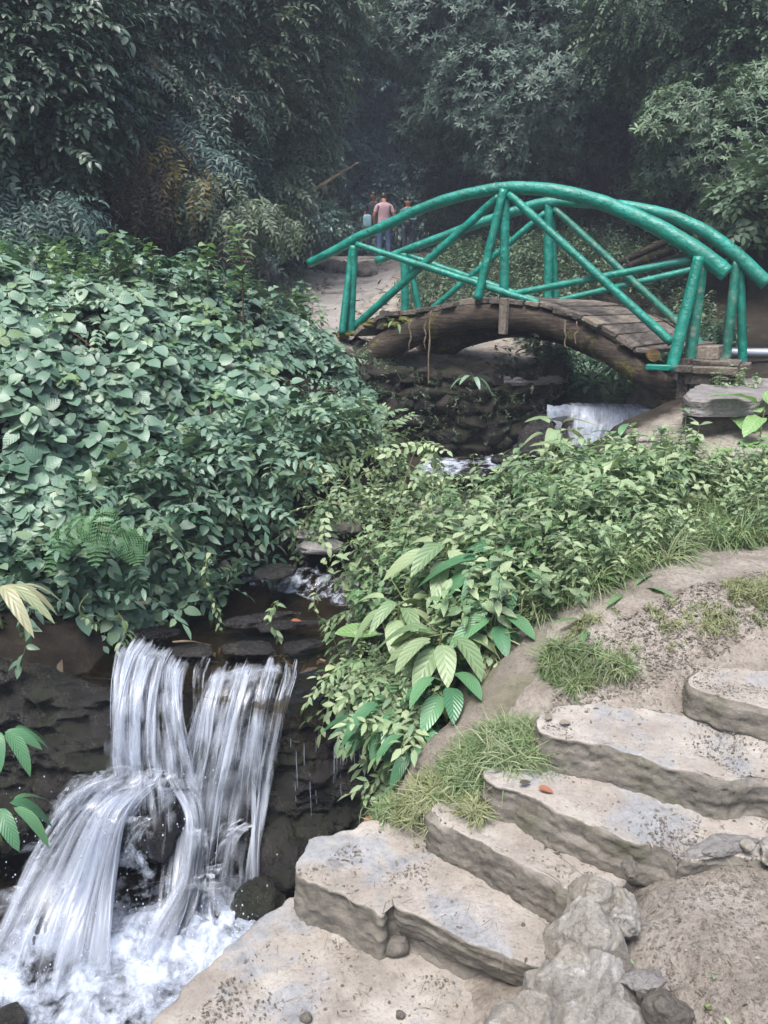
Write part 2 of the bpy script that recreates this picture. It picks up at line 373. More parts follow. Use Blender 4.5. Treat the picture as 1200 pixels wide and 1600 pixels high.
M['fern'] = leafmat('fern_frond', [(70, 112, 68), (88, 130, 80), (78, 120, 76)], .5, .25)
M['pinkleaf'] = leafmat('pinkish_leaf', [(128, 150, 110), (158, 150, 124), (112, 138, 98)], .4, .25, veins=5, blotch=False)
M['stem'] = plain('green_stem', (88, 96, 58), .6)
M['redstem'] = plain('reddish_stem', (78, 48, 38), .6)
M['crumb'] = stonemat('soil_crumb', [(112, 105, 97), (138, 131, 123), (158, 152, 144)], 20, dark_spots=False)

# ------------------------------------------------------------------ terrain
# stream polyline: x, y, water level, half width
STR = np.array([(-1.15,3.95,.03,.62), (-1.05,4.4,.06,.66), (-.8,4.9,.08,.72), (-.62,5.25,.10,.62), (-.5,5.45,.24,.50), (-.3,5.75,.38,.42), (.1,6.1,.48,.42), (.6,6.5,.58,.5),
                (1.1,6.95,.68,.75), (1.65,7.25,.73,.7), (2.1,7.35,.76,.46), (2.24,7.62,.80,.46), (2.28,7.68,1.16,.48), (2.45,8.4,1.2,.5), (2.8,9.5,1.22,.5), (3.4,11,1.3,.5)])
POOL = np.array([(-2.7,-2), (-1.4,-2), (-1.05,1.0), (-.86,1.9), (-.62,2.3), (-.42,2.5), (0,2.75), (.22,2.95), (.30,3.4), (.2,4.0), (-.6,4.12), (-1.1,4.2), (-1.7,4.15), (-2.6,4.0), (-2.9,2)])
GORGE = np.array([(-.35, 8.3), (-.05, 7.6), (.25, 7.0), (.9, 6.7), (1.6, 7.0), (2.2, 7.3), (2.4, 7.7), (2.1, 8.6), (1.8, 8.28), (1.3, 8.12), (.7, 8.1), (0, 8.22)])
CLIFF_L = np.array([(-8.5,-3), (-6.2,4), (-5.0,7.6), (-3.9,9.4), (-3.0,11.0), (-2.25,13), (-1.9,16), (-1.9,19.5), (-2.6,24)])
CLIFF_R = np.array([(9,-3), (6.8,3), (5.6,8), (5.2,11), (5.2,14), (4.6,17.5), (3.2,21), (2.6,25)])
ctrl = []
def C(px, py, Y): p = W(px, py, Y); ctrl.append(tuple(p))
def CZ(px, py, Z): p = WZ(px, py, Z); ctrl.append(tuple(p))
def CX(*a): ctrl.append(a)
# foreground, under and around the stairs
for a in [(-.5,1.2,-.12), (0,1.0,-.12), (-.35,2.0,-.14), (.3,1.4,-.08), (.1,2.4,-.02), (.7,2.1,.12), (.3,2.6,.18), (.75,2.45,.3), (1.1,2.2,.43), (.85,2.02,.41), (1.1,2.06,.46), (1.45,2.08,.47), (1.6,2.25,.46), (.78,1.85,.43), (1.0,1.82,.47), (1.35,1.95,.47), (1.7,1.95,.5),
          (.55,1.45,.12), (.78,1.3,.45), (.88,1.5,.48), (.86,1.7,.47), (1.1,1.5,.49), (1.6,1.6,.52), (.8,.9,.48), (1.5,.9,.56), (2.4,1.5,.62), (0,0,.2), (1,-.5,.55), (3,0,.9), (-.6,0,-.1),
          (1.6,2.6,.62), (2.2,2.3,.7), (1.3,2.72,.72), (.95,2.72,.62), (.62,2.8,.58), (.35,2.9,.45)]: CX(*a)
C(1000,1080,2.80); C(930,1060,2.90); C(880,1010,3.05); C(1000,990,3.0); C(1000,930,3.2); C(900,930,3.35); C(1100,930,3.15); C(1200,930,3.1); C(1100,985,2.95)
C(860,985,3.2); C(780,1060,3.15); C(1000,850,4.0); C(1150,850,4.0); C(900,850,4.1); C(1150,760,4.7); C(1000,780,4.8); C(880,800,4.9); C(1150,700,5.4); C(1000,720,5.6)
C(800,820,4.9); C(760,900,4.2); C(700,960,3.9); C(640,1050,3.7); C(1180,640,6.3); C(1090,650,6.3)
CX(2.9,7.2,1.42); CX(3.5,7.6,1.46); CX(4.5,7.5,1.5); CX(4,5.5,1.3); CX(3.6,3.4,1.15); CX(5,4,1.5); CX(6,6,1.8); CX(4,9,1.55); CX(3.6,10,1.6)
# left mound
for a in [(-2.5,4.4,.5), (-2.0,4.75,.42), (-1.6,5.15,.4), (-1.25,5.7,.6), (-.8,6.25,.75), (-.35,6.9,.9), (-.05,7.6,1.05),
          (-3.1,4.4,1.1), (-2.6,5.1,1.25), (-2.1,5.7,1.3), (-1.6,6.3,1.4), (-1.0,7.0,1.45), (-.55,7.6,1.5), (-3.6,5.2,1.9), (-3.0,6.0,2.05), (-2.3,6.8,2.1), (-1.6,7.5,2.0), (-1.0,8.2,1.85),
          (-.45,8.5,1.72), (-4.2,6.6,2.3), (-3.3,7.6,2.2), (-2.3,8.5,2.05), (-4.4,4.4,2.0), (-5,3,1.6), (-4,3,1.0), (-3.3,3.2,.3), (-3.4,1,.2), (-5,0,.8)]: CX(*a)
# beyond the bridge
for a in [(-.5,9.2,1.86), (-1.2,10,1.88), (-.6,11,1.95), (-1.1,12.5,2.05), (.3,9.5,1.62), (1.0,9.2,1.5), (1.8,9.3,1.5), (.6,8.6,1.42), (1.5,8.4,1.4), (1.2,10.5,1.75), (2.3,11,2.0), (3.3,12,2.35),
          (0.2,12,2.05), (.9,13,2.4), (2.2,13.5,2.8), (3.6,14,3.0), (-.6,14.5,2.35), (.3,16,2.8), (-.6,17.5,2.95), (0,19,3.12), (0,21.5,3.27), (-1.2,20,3.2), (1.2,21,3.35), (1.6,17,3.3), (3,17,3.7), (0,24,3.5), (-1.5,16,2.7)]: CX(*a)
ctrl = np.array(ctrl)
_A = np.hypot(ctrl[:, None, 0] - ctrl[None, :, 0], ctrl[:, None, 1] - ctrl[None, :, 1])
_n = len(ctrl); _P = np.hstack([np.ones((_n, 1)), ctrl[:, :2]])
_M = np.block([[_A + np.eye(_n) * -.01, _P], [_P.T, np.zeros((3, 3))]])
_w = np.linalg.solve(_M, np.concatenate([ctrl[:, 2], np.zeros(3)]))
def base_h(x, y):
    x = np.asarray(x, float); y = np.asarray(y, float); sh = x.shape; x = x.ravel(); y = y.ravel(); out = np.empty(len(x))
    cx = np.clip(x, -6, 6); cy = np.clip(y, -2, 25)
    for i in range(0, len(x), 20000):
        a, b = cx[i:i+20000], cy[i:i+20000]
        out[i:i+20000] = np.hypot(a[:, None] - ctrl[:, 0], b[:, None] - ctrl[:, 1]) @ _w[:_n] + _w[_n] + _w[_n+1] * a + _w[_n+2] * b
    return out.reshape(sh)
def wiggle(x, y): return .35 * fb2(x, y, .55, 3, 5)
def H(x, y, detail=True):
    x = np.asarray(x, float); y = np.asarray(y, float)
    h = base_h(x, y)
    # cliffs on both sides and behind
    dl, _, sl = seg_dist(x, y, CLIFF_L); dl = np.where(sl > 0, dl, 0) + np.where(sl > 0, wiggle(x, y) * 1.6, 0)
    dr, _, sr = seg_dist(x, y, CLIFF_R); dr = np.where(sr < 0, dr, 0) + np.where(sr < 0, wiggle(x + 9, y) * 1.6, 0)
    db = np.maximum(y - 24.3 + wiggle(x, y + 30) * 2, 0)
    def rise(d, a, b): d = np.maximum(d, 0); return a * np.minimum(d, b) + .75 * np.maximum(d - b, 0)
    h = h + np.maximum(np.maximum(rise(dl, 3.2, 3.2), rise(dr, 2.2, 3.5)), rise(db, 2.2, 5)) * (1 + .12 * fb2(x, y, .8, 3, 9))
    far = np.maximum(np.maximum(dl, dr), db)
    h = h + sstep(.3, 1.2, far) * .45 * fb2(x, y, 1.1, 4, 21)
    h = np.where(h > 14, 14 + 4 * np.tanh((h - 14) / 8), h)
    # stream channel
    d, ex, sd_ = seg_dist(x, y, STR); lev, hw = ex[..., 0], ex[..., 1]
    bankw = np.where(sd_ > 0, .35, .35)
    t = sstep(0, 1, (d - hw * .92) / .22); bed = lev - .09 + .05 * fb2(x, y, 6, 3, 3)
    h = np.where((d < hw * .92 + .22) & (y > 4.0), bed * (1 - t) + np.maximum(h, bed) * t, h)
    # bank behind the dry stone wall: keep the ground level off until the wall line
    g_ = sdf_poly(x, y, GORGE); tg = sstep(-.03, .05, g_); h = np.where(g_ < .05, .62 * (1 - tg) + h * tg, h)
    # pool below the fall
    sp_ = sdf_poly(x, y, POOL); tp = sstep(-.02, .07, sp_); pool = -1.2 + .08 * fb2(x, y, 4, 3, 8)
    h = pool * (1 - tp) + h * tp
    if detail:
        h = h + .03 * fb2(x, y, 4.5, 5, 31) + .012 * fb2(x, y, 16, 4, 37, ridged=True)
    return h
def Hn(x, y, e=.06):
    n = np.stack([-(H(x + e, y, False) - H(x - e, y, False)) / (2 * e), -(H(x, y + e, False) - H(x, y - e, False)) / (2 * e), np.ones_like(np.asarray(x, float))], -1)
    return norm(n)
def axis(a, b, step, lo, hi, grow):
    mid = list(np.arange(a, b, step)); l = []; s = step; v = a
    while v > lo: s *= grow; v -= s; l.append(v)
    r = []; s = step; v = mid[-1]
    while v < hi: s *= grow; v += s; r.append(v)
    return np.array(l[::-1] + mid + r)
gx = axis(-3.2, 3.6, .03, -30, 30, 1.045); gy = axis(1.0, 9.5, .03, -16, 46, 1.04)
GX, GY = np.meshgrid(gx, gy); GZ = H(GX, GY)
def gridfaces(nr, nc):
    i = np.arange(nr - 1)[:, None] * nc + np.arange(nc - 1)[None]; i = i.ravel(); return np.stack([i, i + 1, i + nc + 1, i + nc], -1)
d_, ex_, sd__ = seg_dist(GX, GY, STR)
soil = np.zeros_like(GX)
soil = np.maximum(soil, 1 - sstep(.05, .5, d_ - ex_[..., 1]))
soil = np.maximum(soil, (sd__ > 0) * (GY > 3.9) * sstep(0, .2, d_) * (1 - sstep(8.2, 8.8, GY)) * (GX < .3))
dl_, _, sl_ = seg_dist(GX, GY, CLIFF_L); dr_, _, sr_ = seg_dist(GX, GY, CLIFF_R)
soil = np.maximum(soil, np.where(sl_ > 0, 1, 0)); soil = np.maximum(soil, np.where(sr_ < 0, 1, 0)); soil = np.maximum(soil, sstep(22.5, 24, GY))
soil = np.maximum(soil, 1 - sstep(0, .05, sdf_poly(GX, GY, POOL))); soil = np.maximum(soil, 1 - sstep(.03, .1, sdf_poly(GX, GY, GORGE)))
soil = np.maximum(soil, .75 * sstep(2.9, 3.4, GX) * sstep(6.5, 7.5, GY)); soil = np.maximum(soil, .6 * sstep(10, 12, GY) * sstep(.5, 1.5, GX))
soil = np.maximum(soil, .8 * (1 - sstep(.15, .9, d_ - ex_[..., 1])) * (GY > 3) * (GY < 7.9))
ground = npmesh('ground', np.stack([GX, GY, GZ], -1).reshape(-1, 3), gridfaces(len(gy), len(gx)), M['dirt'], attrs={'soil': soil.ravel()})
tag(ground, kind='structure')
SLABS = []        # (outline, top z function) used for dropping litter onto the stairs
def surf(x, y):
    z = H(x, y)
    for P, f in SLABS:
        m = in_poly(x, y, P); z = np.where(m, np.maximum(z, f(x, y)), z)
    return z

# ------------------------------------------------------------------ shape builders
def slab(name, pts, ztop, thick, mat, parent=None, rough=.012, edge=.018, under=0.0, rnd=.012, res=.014, topn=.006, rings=26, seed=0, chaik=2, reg=True, bed=3):
    P = np.asarray(pts, float)[:, :2]
    if np.sum(P[:, 0] * np.roll(P[:, 1], -1) - np.roll(P[:, 0], -1) * P[:, 1]) < 0: P = P[::-1]
    for _ in range(chaik):
        Q = np.roll(P, -1, 0); P = np.stack([P * .82 + Q * .18, P * .18 + Q * .82], 1).reshape(-1, 2)
    Q = np.vstack([P, P[:1]]); L = np.concatenate([[0], np.cumsum(np.hypot(*(Q[1:] - Q[:-1]).T))]); n = max(24, int(L[-1] / res))
    t = np.linspace(0, L[-1], n, endpoint=False); P = np.stack([np.interp(t, L, Q[:, 0]), np.interp(t, L, Q[:, 1])], -1)
    T = norm(np.roll(P, -1, 0) - np.roll(P, 1, 0)); N = np.stack([T[:, 1], -T[:, 0]], -1)
    P = P + N * (edge * fb2(P[:, 0], P[:, 1], 5, 3, seed) + edge * .45 * fb2(P[:, 0], P[:, 1], 17, 4, seed + 1))[:, None]
    f = ztop if callable(ztop) else (lambda x, y: np.zeros_like(x) + ztop)
    c = P.mean(0); rows = []
    for k in np.linspace(0, 1, 21)[:-1]:
        z = -thick + k * (thick - rnd); q = P - N * (under * (1 - k))
        lay = np.floor(k * bed + .3 * fb2(P[:, 0], P[:, 1], 2, 2, seed + 3))
        a = np.stack([q[:, 0], q[:, 1], f(P[:, 0], P[:, 1]) + z], -1)
        dsp = rough * .6 * fbm(a, 7, 6, seed + 5, gain=.62) + rough * .45 * fbm(a * np.array([1, 1, 1.6]), 34, 4, seed + 15, ridged=True, gain=.6) + rough * .6 * (vnoise(np.stack([lay * 7.3, P[:, 0] * 1.5, P[:, 1] * 1.5], -1), seed))
        a[:, :2] += N * dsp[:, None]; rows.append(a)
    for an in (0, 30, 60, 85):
        z = -rnd + rnd * math.sin(R(an)); ins = rnd * (1 - math.cos(R(an)))
        q = P - N * ins; a = np.stack([q[:, 0], q[:, 1], f(q[:, 0], q[:, 1]) + z], -1)
        a[:, :2] += N * (rough * .8 * fbm(a, 11, 4, seed + 5))[:, None]; a[:, 2] += topn * fb2(q[:, 0], q[:, 1], 14, 4, seed + 6); rows.append(a)
    q0 = P - N * rnd
    for k in np.linspace(0, 1, rings)[1:]:
        q = q0 * (1 - k) + c * k; z = f(q[:, 0], q[:, 1]) + topn * fb2(q[:, 0], q[:, 1], 14, 4, seed + 6) + topn * 1.3 * fb2(q[:, 0], q[:, 1], 4, 3, seed + 8) * min(1, k * 4)
        rows.append(np.stack([q[:, 0], q[:, 1], z], -1))
    V = np.stack(rows); nr, nc = V.shape[:2]
    i = np.arange(nr - 1)[:, None] * nc; j = np.arange(nc)[None]; j2 = (j + 1) % nc
    F = np.stack([(i + j).ravel(), (i + j2).ravel(), (i + nc + j2).ravel(), (i + nc + j).ravel()], -1)
    bottom = rows[0].mean(0); V = np.vstack([V.reshape(-1, 3), bottom[None]]); b = len(V) - 1
    FB = np.stack([np.roll(np.arange(nc), -1), np.arange(nc), np.full(nc, b)], -1)
    if reg: SLABS.append((P, f))
    return npmesh(name, V, [F, FB], mat, parent)

def ico(sub):
    bm = bmesh.new(); bmesh.ops.create_icosphere(bm, subdivisions=sub, radius=1); bm.verts.ensure_lookup_table()
    V = np.array([v.co[:] for v in bm.verts]); F = np.array([[v.index for v in f.verts] for f in bm.faces]); bm.free(); return V, F
ICO = {k: ico(k) for k in (1, 2, 3, 4, 5, 6)}
def rockverts(size, sub=5, seed=0, amp=.22, cuts=7, scale=1.3):
    V, F = ICO[sub]; V = V.copy(); r = np.random.default_rng(seed)
    for _ in range(cuts):
        n = norm(r.normal(size=3)); dd = r.uniform(.62, .9); k = V @ n - dd; V = V - np.maximum(k, 0)[:, None] * n * .9
    V = V * (1 + amp * fbm(V + seed * 3.1, scale, 5, seed))[:, None]
    V = V + norm(V) * (.05 * fbm(V + seed, 5, 4, seed + 3, ridged=True))[:, None]
    return V * np.array(size), F
def rotz(V, a): c, s = math.cos(a), math.sin(a); return np.stack([V[:, 0] * c - V[:, 1] * s, V[:, 0] * s + V[:, 1] * c, V[:, 2]], -1)
def rock(name, loc, size, mat, parent=None, sub=5, seed=0, rz=0, tilt=0, **k):
    V, F = rockverts(size, sub, seed, **k)
    if tilt: c, s = math.cos(tilt), math.sin(tilt); V = np.stack([V[:, 0] * c + V[:, 2] * s, V[:, 1], -V[:, 0] * s + V[:, 2] * c], -1)
    V = rotz(V, rz) + np.array(loc); return npmesh(name, V, F, mat, parent)

def tubeVF(pts, rad, sides=12, n=None, noise=0, seed=0, square=False, flat=1.0, caps=True):
    P = np.asarray(pts, float); n = n or max(2, len(P))
    rad = np.interp(np.linspace(0, 1, n), np.linspace(0, 1, len(np.atleast_1d(rad))), np.atleast_1d(rad))
    P = catmull(P, n) if len(P) > 2 else P[0] + (P[1] - P[0]) * np.linspace(0, 1, n)[:, None]
    T = norm(np.gradient(P, axis=0)); up = np.array([0, 0, 1.0]); ref = np.cross(T, up)
    bad = np.linalg.norm(ref, axis=1) < .15; ref[bad] = np.cross(T[bad], [0, 1.0, 0.01]); A = norm(ref); B = np.cross(A, T)
    an = np.linspace(0, 2 * math.pi, sides, endpoint=False)
    if square: an = an + math.pi / 4 if sides == 4 else an; q = np.maximum(np.abs(np.cos(an)), np.abs(np.sin(an))); rr = 1 / np.minimum(q * 1.0, 1) ** 1 ; rr = np.minimum(rr, 1.28)
    else: rr = np.ones(sides)
    V = P[:, None] + rad[:, None, None] * rr[None, :, None] * (np.cos(an)[None, :, None] * A[:, None] * flat + np.sin(an)[None, :, None] * B[:, None])
    if noise:
        N = norm(V - P[:, None]); V = V + N * (noise * (fbm(V, 7, 3, seed) + .5 * fbm(V * np.array([1, 1, 1]), 22, 2, seed + 4)))[..., None]
    i = np.arange(n - 1)[:, None] * sides; j = np.arange(sides)[None]; j2 = (j + 1) % sides
    F = np.stack([(i + j).ravel(), (i + j2).ravel(), (i + sides + j2).ravel(), (i + sides + j).ravel()], -1)
    V = V.reshape(-1, 3); tris = np.zeros((0, 3), int)
    if caps:
        b = len(V); V = np.vstack([V, P[:1], P[-1:]]); k = np.arange(sides)
        tris = np.vstack([np.stack([k, (k + 1) % sides, np.full(sides, b)], -1), np.stack([(k + 1) % sides + (n-1) * sides, k + (n-1) * sides, np.full(sides, b + 1)], -1)])
        F = F[:, ::-1]
    return V, F, tris
def tube(name, pts, rad, mat, parent=None, **k):
    V, F, T = tubeVF(pts, rad, **k); o = npmesh(name, V, [F, T], mat, parent)
    if k.get('caps', True):
        me = o.data; f = np.ones(len(me.polygons), bool); f[-len(T):] = False; me.polygons.foreach_set('use_smooth', f)
    return o
class Acc:
    def __init__(s): s.V = []; s.F = {}; s.n = 0; s.A = []
    def add(s, V, *Fs, a=0.0):
        for F in Fs:
            if len(F): s.F.setdefault(F.shape[1], []).append(F + s.n)
        s.V.append(V); s.A.append(np.full(len(V), a) if np.isscalar(a) else a); s.n += len(V)
    def build(s, name, mat, parent=None, smooth=True, **k):
        return npmesh(name, np.vstack(s.V), [np.vstack(f) for f in s.F.values()], mat, parent, attrs={'rnd': np.concatenate(s.A)}, smooth=smooth, **k)
def boxVF(c, half, ax, ay, az, bev=.006, jit=0.0, seed=0):
    """a bevelled, slightly irregular board"""
    r = np.random.default_rng(seed); c = np.array(c, float); ax, ay, az = norm(ax), norm(ay), norm(az); hx, hy, hz = half
    bm = bmesh.new(); bmesh.ops.create_cube(bm, size=2)
    for v in bm.verts: v.co = Vector((v.co.x * hx, v.co.y * hy, v.co.z * hz)) + Vector(r.normal(size=3) * jit)
    bmesh.ops.bevel(bm, geom=bm.edges[:], offset=bev, segments=1, affect='EDGES')
    bmesh.ops.triangulate(bm, faces=bm.faces[:]); bm.verts.ensure_lookup_table()
    for v in bm.verts: v.index = v.index
    V = np.array([v.co[:] for v in bm.verts]); bm.verts.index_update(); F = np.array([[v.index for v in f.verts] for f in bm.faces]); bm.free()
    return c + V[:, :1] * ax + V[:, 1:2] * ay + V[:, 2:3] * az, F
def box(name, c, half, ax, ay, az, mat, parent=None, **k):
    V, F = boxVF(c, half, ax, ay, az, **k); return npmesh(name, V, F, mat, parent, smooth=False)

# ================================================================== STAIRS AND NEAR ROCK
def zpoly(pix, z): return [tuple(WZ(a, b, z)[:2]) for a, b in pix]
st = empty('stone_staircase', (.3, 2.0, 0), 'rough earthen stone staircase climbing to the right beside the stream', 'staircase')
Z0, Z1, Z2, Z3, Z4, Z5 = 0.0, .19, .35, .49, .64, .77
def tilt(z, cx, cy, ax, ay): return lambda x, y: z + (x - cx) * ax + (y - cy) * ay
lp = zpoly([(455, 1392), (420, 1420), (372, 1458), (330, 1492), (290, 1532), (255, 1572), (215, 1612), (150, 1720), (420, 1900), (900, 1800), (880, 1560), (800, 1440), (620, 1380)], Z0)
slab('landing', lp, Z0, .5, M['concrete' if 0 else 'step'], st, rough=.03, edge=.03, topn=.011, rnd=.02, seed=1, chaik=1, rings=60, res=.012, under=.08)
p1 = zpoly([(455, 1352), (468, 1332), (492, 1312), (560, 1290), (610, 1280), (700, 1262), (800, 1330), (905, 1392), (875, 1500), (848, 1503), (760, 1462), (700, 1440), (640, 1412), (610, 1408), (600, 1432), (570, 1424), (530, 1398), (480, 1380), (456, 1366)], Z1)
slab('step', p1, tilt(Z1, .1, 2.3, .0, .02), .26, M['step'], st, rough=.026, edge=.034, topn=.009, rnd=.008, seed=2, chaik=1, rings=50, res=.010)
p1b = zpoly([(612, 1404), (650, 1398), (720, 1404), (800, 1420), (860, 1440), (900, 1520), (846, 1512), (780, 1492), (715, 1462), (660, 1430), (622, 1418)], Z1 + .006)
slab('slate_tread', p1b, Z1 + .008, .13, M['step'], st, rough=.02, edge=.008, topn=.003, rnd=.008, seed=3, chaik=1, rings=30, under=.03)
p2 = zpoly([(668, 1258), (700, 1240), (760, 1222), (900, 1290), (1020, 1340), (960, 1400), (882, 1392), (862, 1372), (800, 1348), (762, 1318), (720, 1298), (684, 1286), (668, 1272)], Z2)
slab('step', p2, tilt(Z2, .3, 2.4, 0, .02), .24, M['step'], st, rough=.026, edge=.034, topn=.009, rnd=.008, seed=4, chaik=1, rings=44, res=.010)
p3 = zpoly([(752, 1212), (790, 1196), (860, 1180), (1000, 1230), (1200, 1260), (1330, 1270), (1300, 1340), (1160, 1338), (1060, 1352), (1036, 1326), (985, 1318), (930, 1292), (880, 1270), (820, 1240), (770, 1226)], Z3)
slab('step', p3, tilt(Z3, .7, 2.3, 0, .02), .22, M['step'], st, rough=.026, edge=.034, topn=.009, rnd=.008, seed=5, chaik=1, rings=44, res=.010)
p4 = zpoly([(836, 1132), (850, 1112), (900, 1100), (1050, 1110), (1300, 1150), (1420, 1200), (1330, 1240), (1200, 1213), (1120, 1218), (1075, 1200), (1030, 1190), (960, 1170), (900, 1158), (850, 1148)], Z4)
slab('step', p4, tilt(Z4, .9, 2.5, 0, .02), .22, M['step'], st, rough=.028, edge=.028, topn=.01, rnd=.008, seed=6, chaik=1, rings=44, res=.010)
p5 = zpoly([(1072, 1060), (1080, 1052), (1092, 1046), (1120, 1033), (1150, 1022), (1175, 1014), (1200, 1008), (1240, 1000), (1300, 996), (1500, 1040), (1500, 1150), (1320, 1130), (1240, 1116), (1200, 1106), (1168, 1096), (1145, 1094), (1110, 1082), (1084, 1074), (1076, 1068)], Z5)
slab('step', p5, tilt(Z5, 1.3, 2.6, 0, .03), .2, M['step'], st, rough=.022, edge=.016, topn=.006, rnd=.008, seed=7, chaik=1, rings=40, res=.010)

# concrete cheek wall between stairs and stream: a ridge that climbs away from the viewer
def ridge(name, axis_pts, prof, mat, parent=None, ns=120, seed=0, noise=.03, nsc=5, extra=0.0):
    """axis_pts: x, y, ztop, half-width ; prof: list of (across -1..1, drop in m scaled by 1)"""
    A = catmull(np.asarray(axis_pts, float), ns); T = norm(np.gradient(A[:, :2], axis=0)); N = np.stack([T[:, 1], -T[:, 0]], -1)
    pr = catmull(np.asarray(prof, float), 60)
    V = np.zeros((ns, 60, 3)); V[..., :2] = A[:, None, :2] + N[:, None] * (pr[None, :, 0] * A[:, None, 3])[..., None]
    V[..., 2] = A[:, None, 2] - pr[None, :, 1] * (1 if A.shape[1] < 5 else A[:, None, 4])
    e = np.minimum(1, np.minimum(np.arange(ns), np.arange(ns)[::-1]) / 10.0)
    n = noise * fbm(V, nsc, 5, seed) + noise * .5 * fbm(V, nsc * 5, 3, seed + 9)
    Nn = norm(np.cross(np.gradient(V, axis=0), np.gradient(V, axis=1))); Nn = np.where((Nn[..., 2:] < 0) & (np.abs(Nn[..., 2:]) > .3), -Nn, Nn)
    V = V + Nn * n[..., None] + extra * (fbm(V, nsc * 1.5, 4, seed + 5, ridged=True))[..., None] * Nn
    return npmesh(name, V.reshape(-1, 3), gridfaces(ns, 60), mat, parent)
a0 = WZ(612, 1268, .22); a1 = W(668, 1200, 2.72); a2 = W(740, 1120, 2.86); a3 = W(815, 1035, 3.02); a4 = W(880, 975, 3.25); a5 = W(930, 930, 3.5)
cw = ridge('retaining_wall', [(a0[0]-.01, a0[1]-.03, .16, .10), (a1[0], a1[1], a1[2], .15), (a2[0], a2[1], a2[2], .17), (a3[0], a3[1], a3[2], .18), (a4[0], a4[1], a4[2]-.01, .17), (a5[0], a5[1], a5[2]-.12, .14)],
           [(-1.15, 1.5), (-1.05, .9), (-1.0, .42), (-.9, .16), (-.6, .03), (0, 0), (.5, .06), (1.0, .18), (1.5, .34), (1.9, .6)], M['concrete'], seed=5, noise=.03)
tag(cw, 'sloping rough concrete cheek wall rising between the stairs and the stream', 'retaining wall')

# pale crusted outcrop at the lower right
def outcrop():
    acc = Acc()
    for i, (px, py, z, sx, sy, sz, rz) in enumerate([(935, 1375, .47, .075, .08, .13, .5), (968, 1400, .46, .07, .07, .08, 1.4), (905, 1440, .42, .075, .09, .16, .2), (935, 1470, .42, .09, .09, .12, 1.0), (885, 1510, .36, .09, .10, .19, .6), (930, 1530, .38, .11, .10, .14, 2.0),
                                  (850, 1575, .30, .11, .11, .19, .1), (905, 1590, .34, .13, .12, .16, 1.2), (810, 1620, .22, .12, .12, .20, .8), (870, 1660, .26, .16, .14, .2, .3), (960, 1590, .38, .09, .09, .10, .9)]):
        p = WZ(px, py, z + sz * .75); p[2] = z; V, F = rockverts((1, 1, 1), 5, 300 + i, .26, 24, 1.0)
        V = V * np.array([sx, sy, sz]) * 1.12; V = rotz(V, rz) + p; N = norm(V - p); V = V + N * (.012 * fbm(V, 16, 4, 7, ridged=True) + .006 * fbm(V, 45, 3, 9))[:, None]; acc.add(V, F)
    o = acc.build('rock_outcrop', M['whiterock']); tag(o, 'broad pale crusted rock breaking out of the earth at the lower right of the stairs', 'rock')
outcrop()
for i, (px, py, z, s, rz, lab, m) in enumerate([
    (1045, 1575, .50, (.055, .05, .07), .4, 'dark grey pointed stone sticking out of the trampled earth near the bottom edge', 'greyrock'),
    (1120, 1322, .50, (.13, .045, .03), .3, 'long flat grey stone at the upper edge of the trampled earth', 'slate'),
    (1170, 1318, .53, (.022, .022, .022), 0, 'small white stone beside the long flat grey stone', 'whiterock'),
    (1212, 1330, .52, (.06, .05, .035), .4, 'whitish stone cut off by the right edge of the picture', 'whiterock'),
    (985, 1352, .48, (.045, .03, .025), 1.2, 'small pale stone against the top of the crusted outcrop', 'greyrock'),
    (965, 1500, .50, (.045, .05, .03), .7, 'weathered grey lump on the right flank of the crusted outcrop', 'greyrock'),
    (1005, 1530, .50, (.06, .03, .02), .2, 'low flat stone half buried between outcrop and trampled earth', 'slate')]):
    p = WZ(px, py, z); tag(rock('stone', p - np.array([0, 0, s[2] * .3]), s, M[m], seed=30 + i, rz=rz, sub=5, amp=.45, cuts=12), lab, 'stone', 'loose stones in the foreground')
for i, (px, py, z, s, lab) in enumerate([
    (618, 1478, .03, (.05, .035, .035), 'dark rounded stone wedged under the bottom slate step'),
    (478, 1590, .01, (.022, .018, .015), 'small grey pebble on the earthen landing near the bottom edge'),
    (625, 1585, .01, (.018, .014, .012), 'tiny grey pebble on the landing below the slate step')]):
    p = WZ(px, py, z); tag(rock('pebble', p, s, M['greyrock'], seed=50 + i, sub=3), lab, 'pebble')

# ================================================================== ROCK FACES OF THE FALL
def rockface(name, lip, zt, zb, mat, ns=320, nt=150, bulge=.12, seed=0, amp=.16, lean=.1):
    A = catmull(np.asarray(lip, float), ns); T = norm(np.gradient(A[:, :2], axis=0)); N = np.stack([T[:, 1], -T[:, 0]], -1)   # outwards (to the viewer)
    t = np.linspace(0, 1, nt); V = np.zeros((ns, nt, 3)); zt_ = A[:, 2]
    top = sstep(0, .12, t)
    off = bulge * np.sin(t * math.pi) + lean * t - .22 * (1 - top)
    V[..., :2] = A[:, None, :2] + N[:, None] * off[None, :, None]
    V[..., 2] = zt_[:, None] - np.maximum(0, t - .04)[None] * (zt_[:, None] - zb)
    Nn = np.concatenate([np.repeat(N[:, None], nt, 1), np.full((ns, nt, 1), .15)], -1)
    n = amp * fbm(V, 1.8, 5, seed) + amp * .55 * fbm(V * np.array([1, 1, 1.8]), 5, 4, seed + 7, ridged=True) + amp * .22 * fbm(V, 17, 4, seed + 2)
    V = V + Nn * (n * (.35 + .65 * top)[None])[..., None]
    V[..., 2] -= .05 * (1 - top)[None]
    return npmesh(name, V.reshape(-1, 3), gridfaces(ns, nt), mat)
